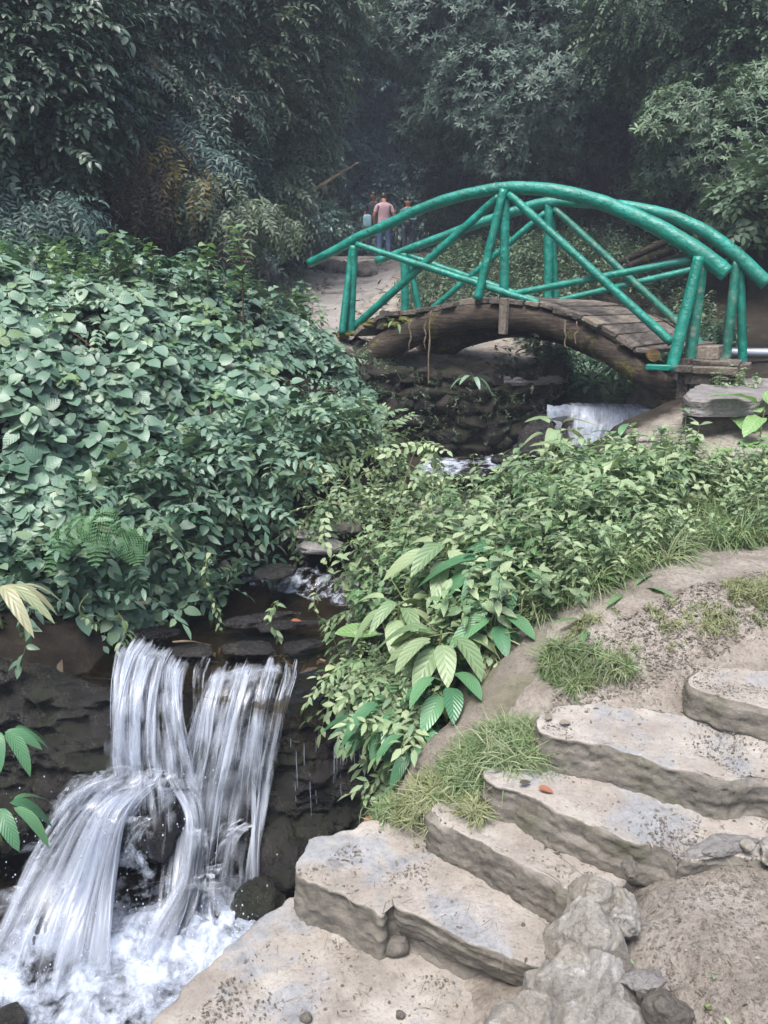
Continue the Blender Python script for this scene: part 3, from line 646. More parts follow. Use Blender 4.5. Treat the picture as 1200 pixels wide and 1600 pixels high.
rf = rockface('rock_cliff', [(-3.9, 3.2, .55), (-3.1, 3.75, .5), (-2.5, 4.02, .34), (-2.1, 4.08, .2), (-1.75, 4.05, .03), (-1.2, 4.1, -.02), (-.75, 4.04, -.01), (-.4, 4.08, .07), (-.05, 4.08, .10), (.2, 3.8, .15), (.34, 3.3, .3)], None, -1.35, M['wetrock'], seed=3)
tag(rf, kind='structure')
for i, (px, py, Y, s, m, lab) in enumerate([
    (242, 1286, 3.58, (.17, .15, .25), 'wetbrown', 'dark rounded boulder behind the falling water in mid fall'),
    (85, 1500, 3.20, (.20, .16, .25), 'wetbrown', 'brown wet boulder at the foot of the fall with water veiling it'),
    (440, 1330, 3.75, (.24, .18, .20), 'wetrock', 'black glistening rock between the fall and the stair platform'),
    (500, 1240, 3.95, (.26, .12, .13), 'wetrock', 'black mossy ledge under the leafy bank right of the fall'),
    (405, 1420, 3.4, (.16, .14, .13), 'wetrock', 'low black rock in the pool beside the landing'),
    (330, 1240, 3.86, (.16, .12, .42), 'wetrock', 'upright dark rock behind the right hand strand of the fall'),
    (60, 1250, 4.0, (.5, .22, .30), 'wetrock', 'large dark rock at the left of the fall'),
    (15, 1595, 2.75, (.09, .08, .06), 'wetrock', 'small dark stone in the pool at the lower left corner'),
    (460, 1290, 3.9, (.30, .14, .14), 'wetrock', 'jagged black rock below the mossy face')]):
    p = W(px, py, Y); tag(rock('boulder', p, s, M[m], seed=70 + i, rz=i * 1.1, amp=.3), lab, 'boulder', 'rocks in the waterfall')

# slabs and stones in the stream bed
streamstones = [
    (492, 1050, 4.28, (.13, .09, .045), 'slate', 'brown flat stone balanced on the lip right of the waterfall', .4),
    (455, 1075, 4.2, (.22, .12, .07), 'wetbrown', 'reddish wet stone under the lip of the fall', .1),
    (540, 1080, 4.2, (.16, .12, .07), 'wetbrown', 'dark stone at the lip against the leafy bank', .9),
    (405, 962, 4.85, (.30, .09, .045), 'wetrock', 'low dark ledge lying across the shallow stream above the fall', .25),
    (500, 848, 5.55, (.22, .12, .05), 'slate', 'flat pale grey slab in the stream under the creepers', .2),
    (480, 826, 5.7, (.20, .12, .05), 'slate', 'thin slab stacked behind the flat pale slab', -.2),
    (540, 820, 5.8, (.16, .12, .05), 'greyrock', 'tilted grey stone right of the stacked slabs', .5),
    (575, 898, 5.0, (.20, .11, .085), 'greyrock', 'grey block of stone in the stream at the edge of the leafy bank', .15),
    (352, 880, 5.35, (.06, .05, .10), 'greyrock', 'upright pale stone in the shadow beneath the creepers', .2),
    (430, 885, 5.3, (.16, .12, .06), 'wetrock', 'dark wet stone under the hanging creepers', .6),
    (600, 862, 5.4, (.16, .10, .05), 'wetrock', 'dark stone in the middle of the rapids', .1),
    (668, 790, 6.0, (.17, .12, .08), 'greyrock', 'rounded grey stone behind the tangled stems', .3),
    (700, 770, 6.35, (.2, .14, .10), 'wetrock', 'wet stone where the stream bends', .3),
    (735, 735, 6.75, (.16, .14, .08), 'wetbrown', 'brown wet stone below the dry stone wall', .7),
    (820, 690, 7.3, (.18, .14, .14), 'wetrock', 'black wet boulder left of the small cascade', .2),
    (845, 665, 7.55, (.24, .16, .22), 'wetbrown', 'dark boulder holding the small cascade back', .5),
    (790, 712, 7.0, (.14, .1, .06), 'wetbrown', 'low stone in the pool below the small cascade', .1),
    (300, 1012, 4.42, (.17, .08, .035), 'wetbrown', 'flat wet stone at the lip between the two strands of the fall', .1),
    (385, 1008, 4.42, (.22, .10, .03), 'wetbrown', 'brown flat stone under thin water behind the right strand of the fall', -.1),
    (470, 1005, 4.5, (.16, .09, .035), 'wetbrown', 'brown flat stone behind the balanced stone on the lip', .3),
    (545, 1015, 4.45, (.17, .10, .04), 'wetbrown', 'brown flat stone at the edge of the stream under the big oval leaf', .5),
    (240, 985, 4.62, (.18, .08, .03), 'wetbrown', 'dark flat stone in the shade above the left strand of the fall', .2),
    (440, 975, 4.75, (.22, .08, .025), 'wetbrown', 'thin brown slab half under water in front of the dark ledge', .15),
    (1040, 680, 7.35, (.2, .2, .25), 'wetrock', 'dark rock at the right of the small cascade', .1)]
for i, (px, py, Y, s, m, lab, rz) in enumerate(streamstones):
    p = W(px, py, Y); tag(rock('stream_stone', p - np.array([0, 0, s[2] * .6]), s, M[m], seed=100 + i, rz=rz, sub=5, amp=.34, cuts=14), lab, 'stone', 'stones in the stream')

# dry stone wall along the stream under the bridge, made of individual blocks
dw = empty('dry_stone_wall', (1.2, 8.2, .7), 'dark damp dry stone wall holding the bank under the bridge', 'wall')
r = np.random.default_rng(5)
wl_pts = catmull(np.array([(-.55, 8.5), (.0, 8.12), (.7, 8.0), (1.3, 8.02), (1.75, 8.2), (1.95, 8.7)]), 60)
acc = Acc()
lens = np.concatenate([[0], np.cumsum(np.hypot(*(wl_pts[1:] - wl_pts[:-1]).T))])
z = .60
while z < 1.36:
    hrow = r.uniform(.07, .19); s = r.uniform(-.2, 0)
    while s < lens[-1]:
        w = r.uniform(.08, .36) * (1.2 if hrow > .09 else .9); c = s + w / 2; x = np.interp(c, lens, wl_pts[:, 0]); y = np.interp(c, lens, wl_pts[:, 1])
        x2 = np.interp(c + .05, lens, wl_pts[:, 0]); y2 = np.interp(c + .05, lens, wl_pts[:, 1]); a = math.atan2(y2 - y, x2 - x)
        V, F = rockverts((w * .66, .17, hrow * r.uniform(.62, .9)), 4, int(r.integers(1e6)), .42, 14)
        t_ = r.normal() * .08; V = np.stack([V[:, 0] - V[:, 2] * t_, V[:, 1], V[:, 2] + V[:, 0] * t_], -1)
        acc.add(rotz(V, a + r.normal() * .1) + np.array([x, y + r.uniform(-.04, .05) + (z - .6) * .12, z + hrow / 2 + r.normal() * .008]), F); s += w
    z += hrow
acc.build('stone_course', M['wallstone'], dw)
cap = slab('cap_stone', [(1.25, 7.95), (1.8, 8.1), (2.0, 8.35), (1.9, 8.5), (1.4, 8.35), (1.2, 8.2)], 1.44, .09, M['slate'], dw, rough=.03, edge=.03, reg=False)

# abutment at the right end of the bridge: stacked slabs
for i, (pix, Y0, z, th, lab) in enumerate([
    ([(1070, 610), (1120, 590), (1260, 592), (1300, 606), (1200, 622), (1075, 625)], 0, 1.50, .13, 'topmost long grey slab under the right end of the bridge'),
    ([(1068, 640), (1110, 618), (1280, 618), (1290, 640), (1180, 652), (1075, 655)], 0, 1.34, .13, 'middle grey slab under the right end of the bridge'),
    ([(1062, 668), (1110, 642), (1280, 642), (1290, 664), (1180, 676), (1070, 680)], 0, 1.18, .2, 'lowest darker slab under the right end of the bridge')]):
    o = slab('stone_slab', zpoly(pix, z), z, th, M['slate' if i < 1 else 'greyrock'], None, rough=.03, edge=.03, seed=20 + i, reg=False, rings=12, res=.02)
    tag(o, lab, 'stone slab', 'slabs of the bridge abutment')
p = W(1148, 588, 6.95); tag(rock('stone', p, (.09, .05, .03), M['greyrock'], seed=9, sub=3), 'small grey stone lying on the topmost slab by the bridge', 'stone')

# ================================================================== PATH BEYOND THE BRIDGE
def ribbon(name, line, mat, thick=.06, dz=.03, ns=90, nc=16, seed=0, kind='structure'):
    A = catmull(np.asarray(line, float), ns); T = norm(np.gradient(A[:, :2], axis=0)); N = np.stack([T[:, 1], -T[:, 0]], -1)
    u = np.linspace(-1, 1, nc); wv = A[:, 2] * (1 + .12 * fb2(A[:, 0], A[:, 1], 1.5, 3, seed))
    X = A[:, None, 0] + N[:, None, 0] * u * wv[:, None]; Y = A[:, None, 1] + N[:, None, 1] * u * wv[:, None]
    Z = H(X, Y, False) + dz + .012 * fb2(X, Y, 3, 4, seed); Z[:, 0] -= thick * 2; Z[:, -1] -= thick * 2
    o = npmesh(name, np.stack([X, Y, Z], -1).reshape(-1, 3), gridfaces(ns, nc), mat); tag(o, kind=kind); return o
M['pathstone'] = stonemat('trodden_path', [(112, 108, 104), (138, 134, 130), (160, 156, 152)], 1.5)
ribbon('path', [(-.75, 8.9, .3), (-.85, 9.8, .42), (-.95, 11, .5), (-.85, 12.5, .55), (-.55, 13.8, .55), (-.4, 15, .6), (-.3, 16.4, .7)], M['pathstone'], seed=2)
for i, (Y, zz, hw) in enumerate([(14.0, None, .75), (15.0, None, .8), (16.2, None, .9), (19.6, None, 1.3)]):
    cx = np.interp(Y, [14, 20], [-.35, -.2]); z = float(H(cx, Y, False)) + .05
    o = slab('stone_step', [(cx - hw, Y - .1), (cx + hw, Y - .25), (cx + hw + .1, Y + .5), (cx - hw, Y + .6)], z, .3, M['pathstone'], None, seed=60 + i, rough=.03, edge=.04, reg=False, res=.05, rings=8)
    tag(o, ['lowest long stone step on the path beyond the bridge', 'second long stone step on the path beyond the bridge', 'third long stone step, below the low dark wall on the path', 'broad pale ledge under the feet of the walkers'][i], 'step', 'steps on the far path')
lw = empty('low_stone_wall', (-1.2, 15, 2.7), 'low tumbled dark stone edging beside the path before the walkers', 'wall')
acc = Acc()
for t in np.linspace(0, 1, 22):
    x = -1.75 + 1.5 * t + r.uniform(-.05, .05); y = 17.3 - 1.8 * t + r.uniform(-.1, .1); V, F = rockverts((r.uniform(.12, .24), .16, r.uniform(.10, .18)), 3, int(r.integers(1e6)), .25)
    acc.add(rotz(V, r.uniform(0, 3)) + np.array([x, y, float(H(x, y, False)) + .08]), F)
acc.build('stone_course', M['greyrock'], lw)

# ================================================================== WATER
def sheet(name, P0, mat, ns, nc, foam=None, kind='structure'):
    V = P0.reshape(-1, 3); o = npmesh(name, V, gridfaces(ns, nc), mat, attrs={'foam': foam.ravel()}); tag(o, kind=kind); return o
# stream surface: follows the polyline
ns, nc = 420, 40
A = []
for a, b in zip(STR[:-1], STR[1:]):
    m = max(4, int(ns * np.hypot(*(b - a)[:2]) / 9)); tt = np.linspace(0, 1, m, endpoint=False)[:, None]; A.append(a + (b - a) * tt)
A = np.vstack(A + [STR[-1:]])
from numpy import convolve
for c in (0, 1, 3):
    k = np.ones(13) / 13; pad = np.concatenate([np.full(6, A[0, c]), A[:, c], np.full(6, A[-1, c])]); A[:, c] = convolve(pad, k, 'valid')
A[0] = STR[0]; A[0, 1] = 3.97
T = norm(np.gradient(A[:, :2], axis=0)); N = np.stack([T[:, 1], -T[:, 0]], -1); u = np.linspace(-1, 1, nc)
X = A[:, None, 0] + N[:, None, 0] * u * (A[:, None, 3] + .16); Y = A[:, None, 1] + N[:, None, 1] * u * (A[:, None, 3] + .16)
slope = np.abs(np.gradient(A[:, 2], np.arange(len(A)))) / (np.hypot(np.gradient(A[:, 0]), np.gradient(A[:, 1])) + 1e-6)
Z = A[:, None, 2] + .012 * fb2(X, Y, 8, 4, 4) + (.03 * np.minimum(slope, 1))[:, None] * fb2(X, Y, 14, 3, 8)
foam = np.clip(.12 + .75 * np.minimum(slope * 1.1, 1)[:, None] + 0 * X, 0, 1) + .3 * fb2(X, Y, 3.5, 3, 14)
foam = np.where(Y < 4.35, foam + .12, foam); foam = np.where((Y > 7.0) & (Y < 7.6), foam + .45, foam)
sheet('stream', np.stack([X, Y, Z], -1), M['water'], len(A), nc, foam)
# pool
px_, py_ = np.meshgrid(np.linspace(-3.2, .45, 120), np.linspace(-1.6, 4.3, 190)); fo = .12 + .7 * np.exp(-(np.hypot(px_ + 1.15, (py_ - 3.2)) / .75) ** 2) + .25 * fb2(px_, py_, 2.5, 3, 2)
pz = -1.03 + .035 * fb2(px_, py_, 5, 4, 6) + .03 * fb2(px_, py_, 14, 3, 9) * np.exp(-(np.hypot(px_ + 1.15, py_ - 3.2) / 1.0) ** 2)
sheet('pool', np.stack([px_, py_, pz], -1), M['water'], 190, 120, fo)

# falling water: curved sheets following the real path of the water over lip, ledge and boulder
wf = empty('waterfall', (-1.1, 3.9, 0), 'white waterfall dropping in two strands over the dark rock into the pool', 'waterfall')
def fallsheet(name, top, paths, mat, nseg=80, nacross=54, seed=0, jit=.02, dens=.5, fade=(.03, .12), parent=None):
    """paths: for s=0..1 across, list of 3D polylines interpolated"""
    K = [catmull(np.asarray(p, float), nseg) for p in paths]; K = np.stack(K)                       # k, nseg, 3
    s = np.linspace(0, len(K) - 1 - 1e-6, nacross); i = s.astype(int); f = (s - i)[:, None, None]
    V = K[i] * (1 - f) + K[i + 1] * f                                                                # nacross, nseg
    tt = np.linspace(0, 1, nseg)[None]; ss = np.linspace(0, 1, nacross)[:, None]
    q = np.stack([ss * 9 + seed + 0 * tt, tt * 2.0 + 0 * ss, 0 * ss + 0 * tt + seed], -1)
    V = V + np.stack([.6 * fbm(q, 1, 3, seed), fbm(q, 1.3, 4, seed + 3), 0.3 * fbm(q, 1, 3, seed + 5)], -1) * jit * (.3 + tt[..., None])
    edge = np.minimum(1, np.minimum(ss, 1 - ss) / .12); dn = dens * np.ones_like(tt) - .35 * (1 - edge) - .25 * (1 - sstep(0, fade[0], tt)) - .3 * sstep(1 - fade[1], 1, tt)
    dn = dn + .16 * fbm(q, .6, 3, seed + 11)
    uv = np.stack([ss + 0 * tt + seed * 3.1, tt + 0 * ss], -1).reshape(-1, 2)
    return npmesh(name, V.reshape(-1, 3), gridfaces(nacross, nseg), mat, parent or wf, uv=uv, attrs={'dens': dn.ravel()})
def drop(px0, py0, Y0, px1, py1, Y1, tail=()):
    a = W(px0, py0, Y0) + np.array([0, -.015, .02]); b = W(px1, py1, Y1); pts = [a + np.array([0, .2, .02]), a + np.array([0, .07, .014]), a]
    for k in (.2, .4, .6, .8, 1.0): pts.append(np.array([a[0] + (b[0] - a[0]) * k, a[1] + (b[1] - a[1]) * (k ** .62), a[2] + (b[2] - a[2]) * k ** 1.25]))
    for (qx, qy, qY) in tail: pts.append(W(qx, qy, qY))
    return pts
strA = [drop(183, 1018, 4.12, 172, 1205, 3.76, [(100, 1240, 3.66), (40, 1320, 3.5), (-10, 1430, 3.35), (-60, 1530, 3.2)]),
        drop(208, 1024, 4.10, 196, 1212, 3.72, [(140, 1250, 3.58), (80, 1350, 3.42), (30, 1450, 3.2), (0, 1550, 3.05)]),
        drop(236, 1034, 4.08, 222, 1212, 3.68, [(178, 1255, 3.50), (140, 1360, 3.32), (110, 1450, 3.12), (85, 1560, 2.95)]),
        drop(262, 1042, 4.06, 246, 1206, 3.66, [(196, 1262, 3.44), (172, 1370, 3.26), (160, 1470, 3.06), (150, 1570, 2.9)])]
strA2 = [drop(256, 1042, 4.06, 268, 1206, 3.66, [(296, 1262, 3.46), (282, 1360, 3.3), (232, 1440, 3.15), (205, 1540, 2.98)]),
         drop(276, 1048, 4.06, 290, 1215, 3.70, [(308, 1262, 3.56), (296, 1370, 3.38), (262, 1450, 3.2), (240, 1530, 3.05)]),
         drop(292, 1052, 4.06, 300, 1215, 3.74, [(316, 1262, 3.62), (306, 1370, 3.42), (285, 1450, 3.25), (270, 1520, 3.1)])]
strA3 = [drop(225, 1034, 4.08, 216, 1212, 3.62, [(222, 1260, 3.38), (214, 1340, 3.30)]), drop(262, 1042, 4.06, 258, 1206, 3.60, [(262, 1258, 3.38), (262, 1345, 3.30)])]
strB = [drop(318, 1072, 4.03, 282, 1240, 3.78, [(268, 1330, 3.62), (262, 1410, 3.4), (250, 1470, 3.2)]),
        drop(345, 1066, 4.02, 312, 1240, 3.76, [(300, 1330, 3.58), (295, 1410, 3.38), (290, 1480, 3.2)]),
        drop(380, 1060, 4.01, 350, 1240, 3.74, [(342, 1330, 3.56), (338, 1400, 3.4), (340, 1460, 3.25)]),
        drop(415, 1058, 4.01, 388, 1240, 3.76, [(378, 1330, 3.58), (374, 1395, 3.45), (380, 1440, 3.3)]),
        drop(450, 1062, 4.02, 412, 1240, 3.80, [(396, 1330, 3.64), (390, 1392, 3.5), (398, 1425, 3.4)])]
strC = [drop(455, 1058, 4.01, 424, 1180, 3.86, [(404, 1300, 3.74), (396, 1395, 3.6)]), drop(462, 1062, 4.01, 433, 1180, 3.86, [(412, 1300, 3.74), (402, 1395, 3.6)])]
def between(S, u):
    u = np.clip(u, 0, 1) * (len(S) - 1.001); i = int(u); f = u - i; return [np.array(a) * (1 - f) + np.array(b) * f for a, b in zip(S[i], S[i + 1])]
r = np.random.default_rng(12)
for S, sd0, nsub, dn in ((strA, 1, 8, .42), (strA2, 41, 3, .42), (strB, 21, 9, .40)):
    for q_, (mt, jt) in enumerate((('fallsoft', .06), ('fallsoft', .12), ('fall2', .11), ('fallsoft', .16))):
        fallsheet('water_strand', None, [[p + np.array([0, -.03 * q_, -.002 * q_]) * min(1, j / 4) for j, p in enumerate(q)] for q in S], M[mt], seed=sd0 * 3 + q_, jit=jt, fade=(.12, .07), dens=dn + (.03 if q_ != 2 else -.06))
    for k in range(nsub):           # narrower tongues of water, each finding its own way down
        c = (k + .5) / nsub + r.normal() * .04; w_ = r.uniform(.07, .26); off = np.array([r.normal() * .015, -r.uniform(.01, .09), 0]); wd = r.normal() * (.10 if S is strB else .05); sw = r.uniform(.7, 1.9)
        def warp(u):
            q = between(S, u); c0 = between(S, c); out = []
            for j, p in enumerate(q):
                t = j / (len(q) - 1); out.append(c0[j] + (p - c0[j]) * (1 + (sw - 1) * t) + off * min(1, j / 4) + np.array([wd * t * t, 0, 0]))
            return out
        fallsheet('water_strand', None, [warp(u) for u in (c - w_ / 2, c, c + w_ / 2)], M['fall2' if k % 2 else 'fall'], nacross=26, seed=sd0 + 3 + k, jit=.10, fade=(r.uniform(.03, .2), r.uniform(.08, .2)), dens=r.uniform(.38, .56))
fallsheet('water_strand', None, strA3, M['fallthin'], seed=77, jit=.05, dens=.42, nacross=30)
# spray blown off the ledge and the boulder: short, loose tongues
for k in range(58):
    hi = r.random() < .6
    a = W(r.uniform(140, 310), r.uniform(1200, 1245), 3.66 - r.uniform(0, .1)) if hi else W(r.uniform(40, 400), r.uniform(1280, 1400), 3.42 - r.uniform(0, .15))
    d = np.array([r.uniform(-.55, .10), -r.uniform(.03, .26), 0]) * (1 if hi else .5); h = r.uniform(.0, .08); ln = r.uniform(.25, .7) if hi else r.uniform(.15, .4)
    pth = [a + d * t + np.array([0, 0, h * math.sin(t * 3.14) - ln * t * t]) for t in np.linspace(0, 1, 6)]; w_ = r.uniform(.05, .16)
    fallsheet('water_strand', None, [[p + np.array([s_ * w_ * (1 + 1.2 * t), 0, 0]) for t, p in zip(np.linspace(0, 1, 6), pth)] for s_ in (-.5, .5)], M['fallsoft' if k % 3 else 'fall'], nacross=14, nseg=36, seed=200 + k, jit=.08, dens=.46, fade=(.25, .5))
fallsheet('water_strand', None, strC, M['fall2'], nacross=16, seed=31, jit=.02)
fallsheet('water_strand', None, [drop(300, 1050, 4.07, 300, 1200, 3.95), drop(322, 1060, 4.07, 318, 1200, 3.95)], M['fallthin'], nacross=20, seed=33)
# thin separate threads of falling water
acc = Acc(); r = np.random.default_rng(3)
def thread(path, n=26, w=.004, off=(0, 0, 0), t0=0, t1=1):
    P = catmull(np.asarray(path, float), 60); a = int(t0 * 59); b = max(a + 4, int(t1 * 59)); P = P[a:b] + np.array(off)
    m = len(P); P = P + .006 * np.stack([fbm(P * 3 + off[0] * 99, 2, 2, 5), fbm(P * 3 + off[0] * 77, 2, 2, 6), 0 * P[:, 0]], -1)
    ww = w * np.sin(np.linspace(.15, 3.0, m)) ** .5
    V, F, T3 = tubeVF(P, ww, sides=4, n=m, caps=False); acc.add(V, F)
for S, cnt in ((strA, 10), (strB, 22), (strC, 6)):
    for _ in range(cnt):
        s = r.uniform(0, len(S) - 1.001); i = int(s); f = s - i; Pth = [np.array(a) * (1 - f) + np.array(b) * f for a, b in zip(S[i], S[i + 1])]
        t0 = r.uniform(.12, .55); thread(Pth, w=r.uniform(.0006, .0019), off=(r.normal() * .012, -abs(r.normal()) * .05, 0), t0=t0, t1=min(.97, t0 + r.uniform(.12, .5)))
for _ in range(46):          # drips from the mossy face at the right
    x = r.uniform(-.55, .12); y = 3.9 + r.uniform(-.08, .05); z = r.uniform(-.5, -.1); L = r.uniform(.05, .3)
    thread([(x, y, z), (x, y - .01, z - L * .5), (x + r.uniform(-.004, .004), y - .01, z - L)], w=r.uniform(.0008, .0018))
acc.build('water_threads', M['drop'], wf)
# foam heaped where the water lands
def foamheap(c, rx, ry, h, seed, dens=1.0):
    u, v = np.meshgrid(np.linspace(-1, 1, 110), np.linspace(-1, 1, 110)); rr = np.sqrt(u * u + v * v)
    X = c[0] + u * rx; Y = c[1] + v * ry; prof = np.maximum(0, 1 - rr ** 2)
    Z = c[2] + h * prof * (1 + .9 * fb2(X, Y, 7, 4, seed)) + .03 * fb2(X, Y, 18, 4, seed + 2) * prof - .03
    f = dens * prof ** .6 * 1.15 - .1 + 0 * X
    npmesh('foam', np.stack([X, Y, Z], -1).reshape(-1, 3), gridfaces(110, 110), M['foam'], wf, attrs={'foam': f.ravel()})
foamheap((-1.05, 3.2, -1.0), .65, .42, .16, 1, .85); foamheap((-.8, 3.1, -1.0), .45, .38, .13, 2, .8); foamheap((-1.35, 2.95, -1.0), .62, .40, .10, 3, .7); foamheap((-1.0, 2.75, -1.01), .5, .28, .05, 4, .65)
foamheap((-1.7, 3.2, -1.0), .35, .3, .14, 5, .8); foamheap((-1.35, 3.42, -.72), .22, .2, .16, 8, .6); foamheap((-1.95, 2.95, -1.0), .4, .3, .07, 9, .7); foamheap((-.62, 3.22, -1.0), .25, .25, .08, 6, .9)
# splash droplets
acc = Acc(); V0, F0 = ICO[1]
for _ in range(700):
    c = [(-1.05, 3.15, -.9), (-.75, 3.2, -.9), (-1.6, 3.2, -.8), (-1.35, 3.62, -.42), (-1.7, 3.5, -.5)][r.integers(5)]
    p = np.array(c) + r.normal(size=3) * (.2, .16, .1); acc.add(V0 * r.uniform(.0015, .005) * np.array([1, 1, 1.6]) + p, F0)
acc.build('spray', M['drop'], wf)['kind'] = 'stuff'
# small cascade under the bridge
cs = empty('small_cascade', (2.2, 7.6, 1.0), 'small cascade of white water spilling over a ledge beneath the bridge', 'waterfall')
casc = [drop(x, 640 + (x - 950) * .02, 7.64, x - 8, 706, 7.42) for x in np.linspace(878, 1026, 6)]
for k in range(3):
    fallsheet('water_strand', None, [[np.array(p) + np.array([0, -.03 * k, 0]) * min(1, j / 3) for j, p in enumerate(q)] for q in casc], M[('fallcascade', 'fallcascade', 'fall')[k]], nseg=40, nacross=80, seed=41 + k, jit=.03, parent=cs, dens=.5)
rc = rockface('rock_ledge', [(1.7, 7.45, 1.10), (2.0, 7.62, 1.12), (2.4, 7.68, 1.13), (2.8, 7.6, 1.14), (3.05, 7.3, 1.2)], None, .55, M['wetrock'], ns=120, nt=60, bulge=.04, amp=.06, lean=.08, seed=8)
tag(rc, 'low dark rock ledge behind the small cascade', 'rock ledge')
wr = empty('far_weir', (-2, 20, 3.2), 'thin white line of water falling over a far weir left of the walkers', 'weir')
fallsheet('water_strand', None, [[W(x, 395, 20.2), W(x, 399, 20.1), W(x, 407, 20.0)] for x in (452, 470, 492)], M['fall2'], nseg=10, nacross=30, seed=51, jit=.02, parent=wr, dens=.6)

# ================================================================== BRIDGE
NA, NB = (-.43, 8.7), (2.68, 7.0)            # near truss line in plan
FA, FB = (.32, 9.75), (3.62, 8.1)            # far truss line in plan
br = empty('footbridge', (1.2, 8.3, 1.5), 'arched wooden footbridge with teal painted log railings over the stream', 'bridge')
def np_(px, py, off=0): return WP(px, py, NA, NB, off)
def fp_(px, py, off=0): return WP(px, py, FA, FB, off)
P_, PW = M['paint'], M['paint_worn']
# top rails: bent logs
tube('handrail', [np_(*p) for p in [(483,411),(520,393),(560,371),(610,349),(655,327),(720,306),(787,294),(830,295),(870,299),(933,314),(983,334),(1033,358),(1083,388),(1115,411),(1136,428)]],
     [.046,.05,.052,.052,.055,.058,.064,.066,.07,.072,.072], P_, br, sides=18, n=110, noise=.006, seed=1)
tube('handrail', [fp_(*p) for p in [(588,408),(640,389),(707,364),(757,346),(800,332),(840,319),(883,315),(933,318),(985,323),(1033,333),(1067,345),(1100,361),(1133,384),(1167,413),(1198,444)]],
     [.046,.05,.054,.056,.056,.055,.057,.06,.064,.068,.072], P_, br, sides=18, n=110, noise=.006, seed=2)
def leg(a, b, rad, nm='post', m=P_, sq=False, seed=0, n=30):
    rad = [q * .9 for q in rad]
    tube(nm, [a, (np.array(a) + b) / 2, b], rad, m, br, sides=12 if not sq else 8, n=n, noise=.004, seed=seed, square=sq)
# near posts: a raking outer leg and an upright inner one
leg(np_(552,374,.02), WP(534,521,NA,NB,-.16), [.038,.042,.044], seed=3); leg(np_(553,384), np_(547,521,-.02), [.05,.052,.052], seed=4, sq=True)
leg(np_(787,296,-.05), WP(746,468,NA,NB,-.14), [.044,.046,.048], seed=5); leg(np_(789,300), np_(787,470), [.048,.048,.048], seed=6, sq=True)
leg(np_(1092,402,-.05), WP(1049,579,NA,NB,-.22), [.052,.056,.06], seed=7); leg(np_(1096,412), np_(1076,576), [.052,.05,.05], seed=8, sq=True, m=PW)
# far posts
leg(fp_(632,396), fp_(633,490), [.055,.055,.055], seed=9, sq=True); leg(fp_(640,410,.05), WP(656,490,FA,FB,.12), [.045,.045,.05], seed=10)
leg(fp_(857,318), fp_(856,476), [.05,.05,.05], seed=11, sq=True); leg(fp_(862,330,.05), WP(868,474,FA,FB,.12), [.042,.042,.044], seed=12)
leg(fp_(1151,408), fp_(1133,566), [.046,.046,.048], seed=13, sq=True, m=PW); leg(fp_(1156,415,.04), WP(1161,580,FA,FB,.12), [.05,.05,.052], seed=14)
# braces
leg(np_(557,382,-.06), np_(842,474,-.06), [.037,.037,.036], 'brace', seed=15, n=50)
leg(np_(781,306,.0), np_(552,512,.02), [.045,.046,.047], 'brace', seed=16, n=50)
leg(np_(795,303,-.02), np_(1050,536,-.02), [.042,.042,.044], 'brace', seed=17, n=50)
leg(np_(792,461,.05), np_(1090,404,.05), [.036,.036,.036], 'brace', seed=18, n=50)
leg(fp_(640,400), fp_(845,472), [.038,.038,.038], 'brace', seed=19, n=40)
leg(fp_(852,332), fp_(676,482), [.04,.042,.042], 'brace', seed=20, n=40)
leg(fp_(866,326), fp_(1126,566), [.042,.044,.046], 'brace', m=PW, seed=21, n=40)
leg(fp_(863,472,.04), fp_(1138,408,.04), [.036,.036,.038], 'brace', seed=22, n=40)
# foot boards at the right and brown hanger blocks
ax_n = np.array([NB[0] - NA[0], NB[1] - NA[1], 0]); ax_n /= np.linalg.norm(ax_n); pr_n = np.array([-ax_n[1], ax_n[0], 0]); UZ = np.array([0, 0, 1.0])
a = WP(1010, 574, NA, NB, -.22); b = WP(1050, 574, NA, NB, -.22)
box('foot_board', (a + b) / 2 + np.array([0, 0, 0]), (np.linalg.norm(b - a) / 2, .05, .024), ax_n, pr_n, UZ, P_, br)
a = WP(1050, 576, NA, NB, -.20); b = WP(1082, 576, NA, NB, -.20)
box('foot_board', (a + b) / 2 + pr_n * .03, (np.linalg.norm(b - a) / 2, .09, .03), ax_n, pr_n, UZ, M['plank'], br)
box('hanger_block', np_(787, 494, -.17), (.04, .03, .17), ax_n, pr_n, UZ, M['planklight'], br, jit=.003)
box('support_post', WP(1067, 606, NA, NB, -.1), (.05, .05, .26), ax_n, pr_n, UZ, M['plank'], br, jit=.004)
# arch logs
tube('arch_log', [np_(*p) for p in [(548,588),(572,566),(600,545),(632,526),(668,510),(712,497),(760,490),(808,493),(858,504),(906,524),(952,550),(1000,580),(1040,606),(1062,624)]],
     [.16,.16,.155,.15,.14,.13,.12,.11,.105,.105,.105], M['archbrown'], br, sides=22, n=150, noise=.016, seed=30)
tube('arch_log', [WP(x, y, FA, FB, 0) for x, y in [(590,612),(625,590),(660,560),(700,535),(745,517),(790,508),(840,510),(890,523),(940,545),(1000,570),(1050,590)]],
     [.16,.16,.15,.14,.13,.12], M['arch'], br, sides=20, n=120, noise=.016, seed=31)
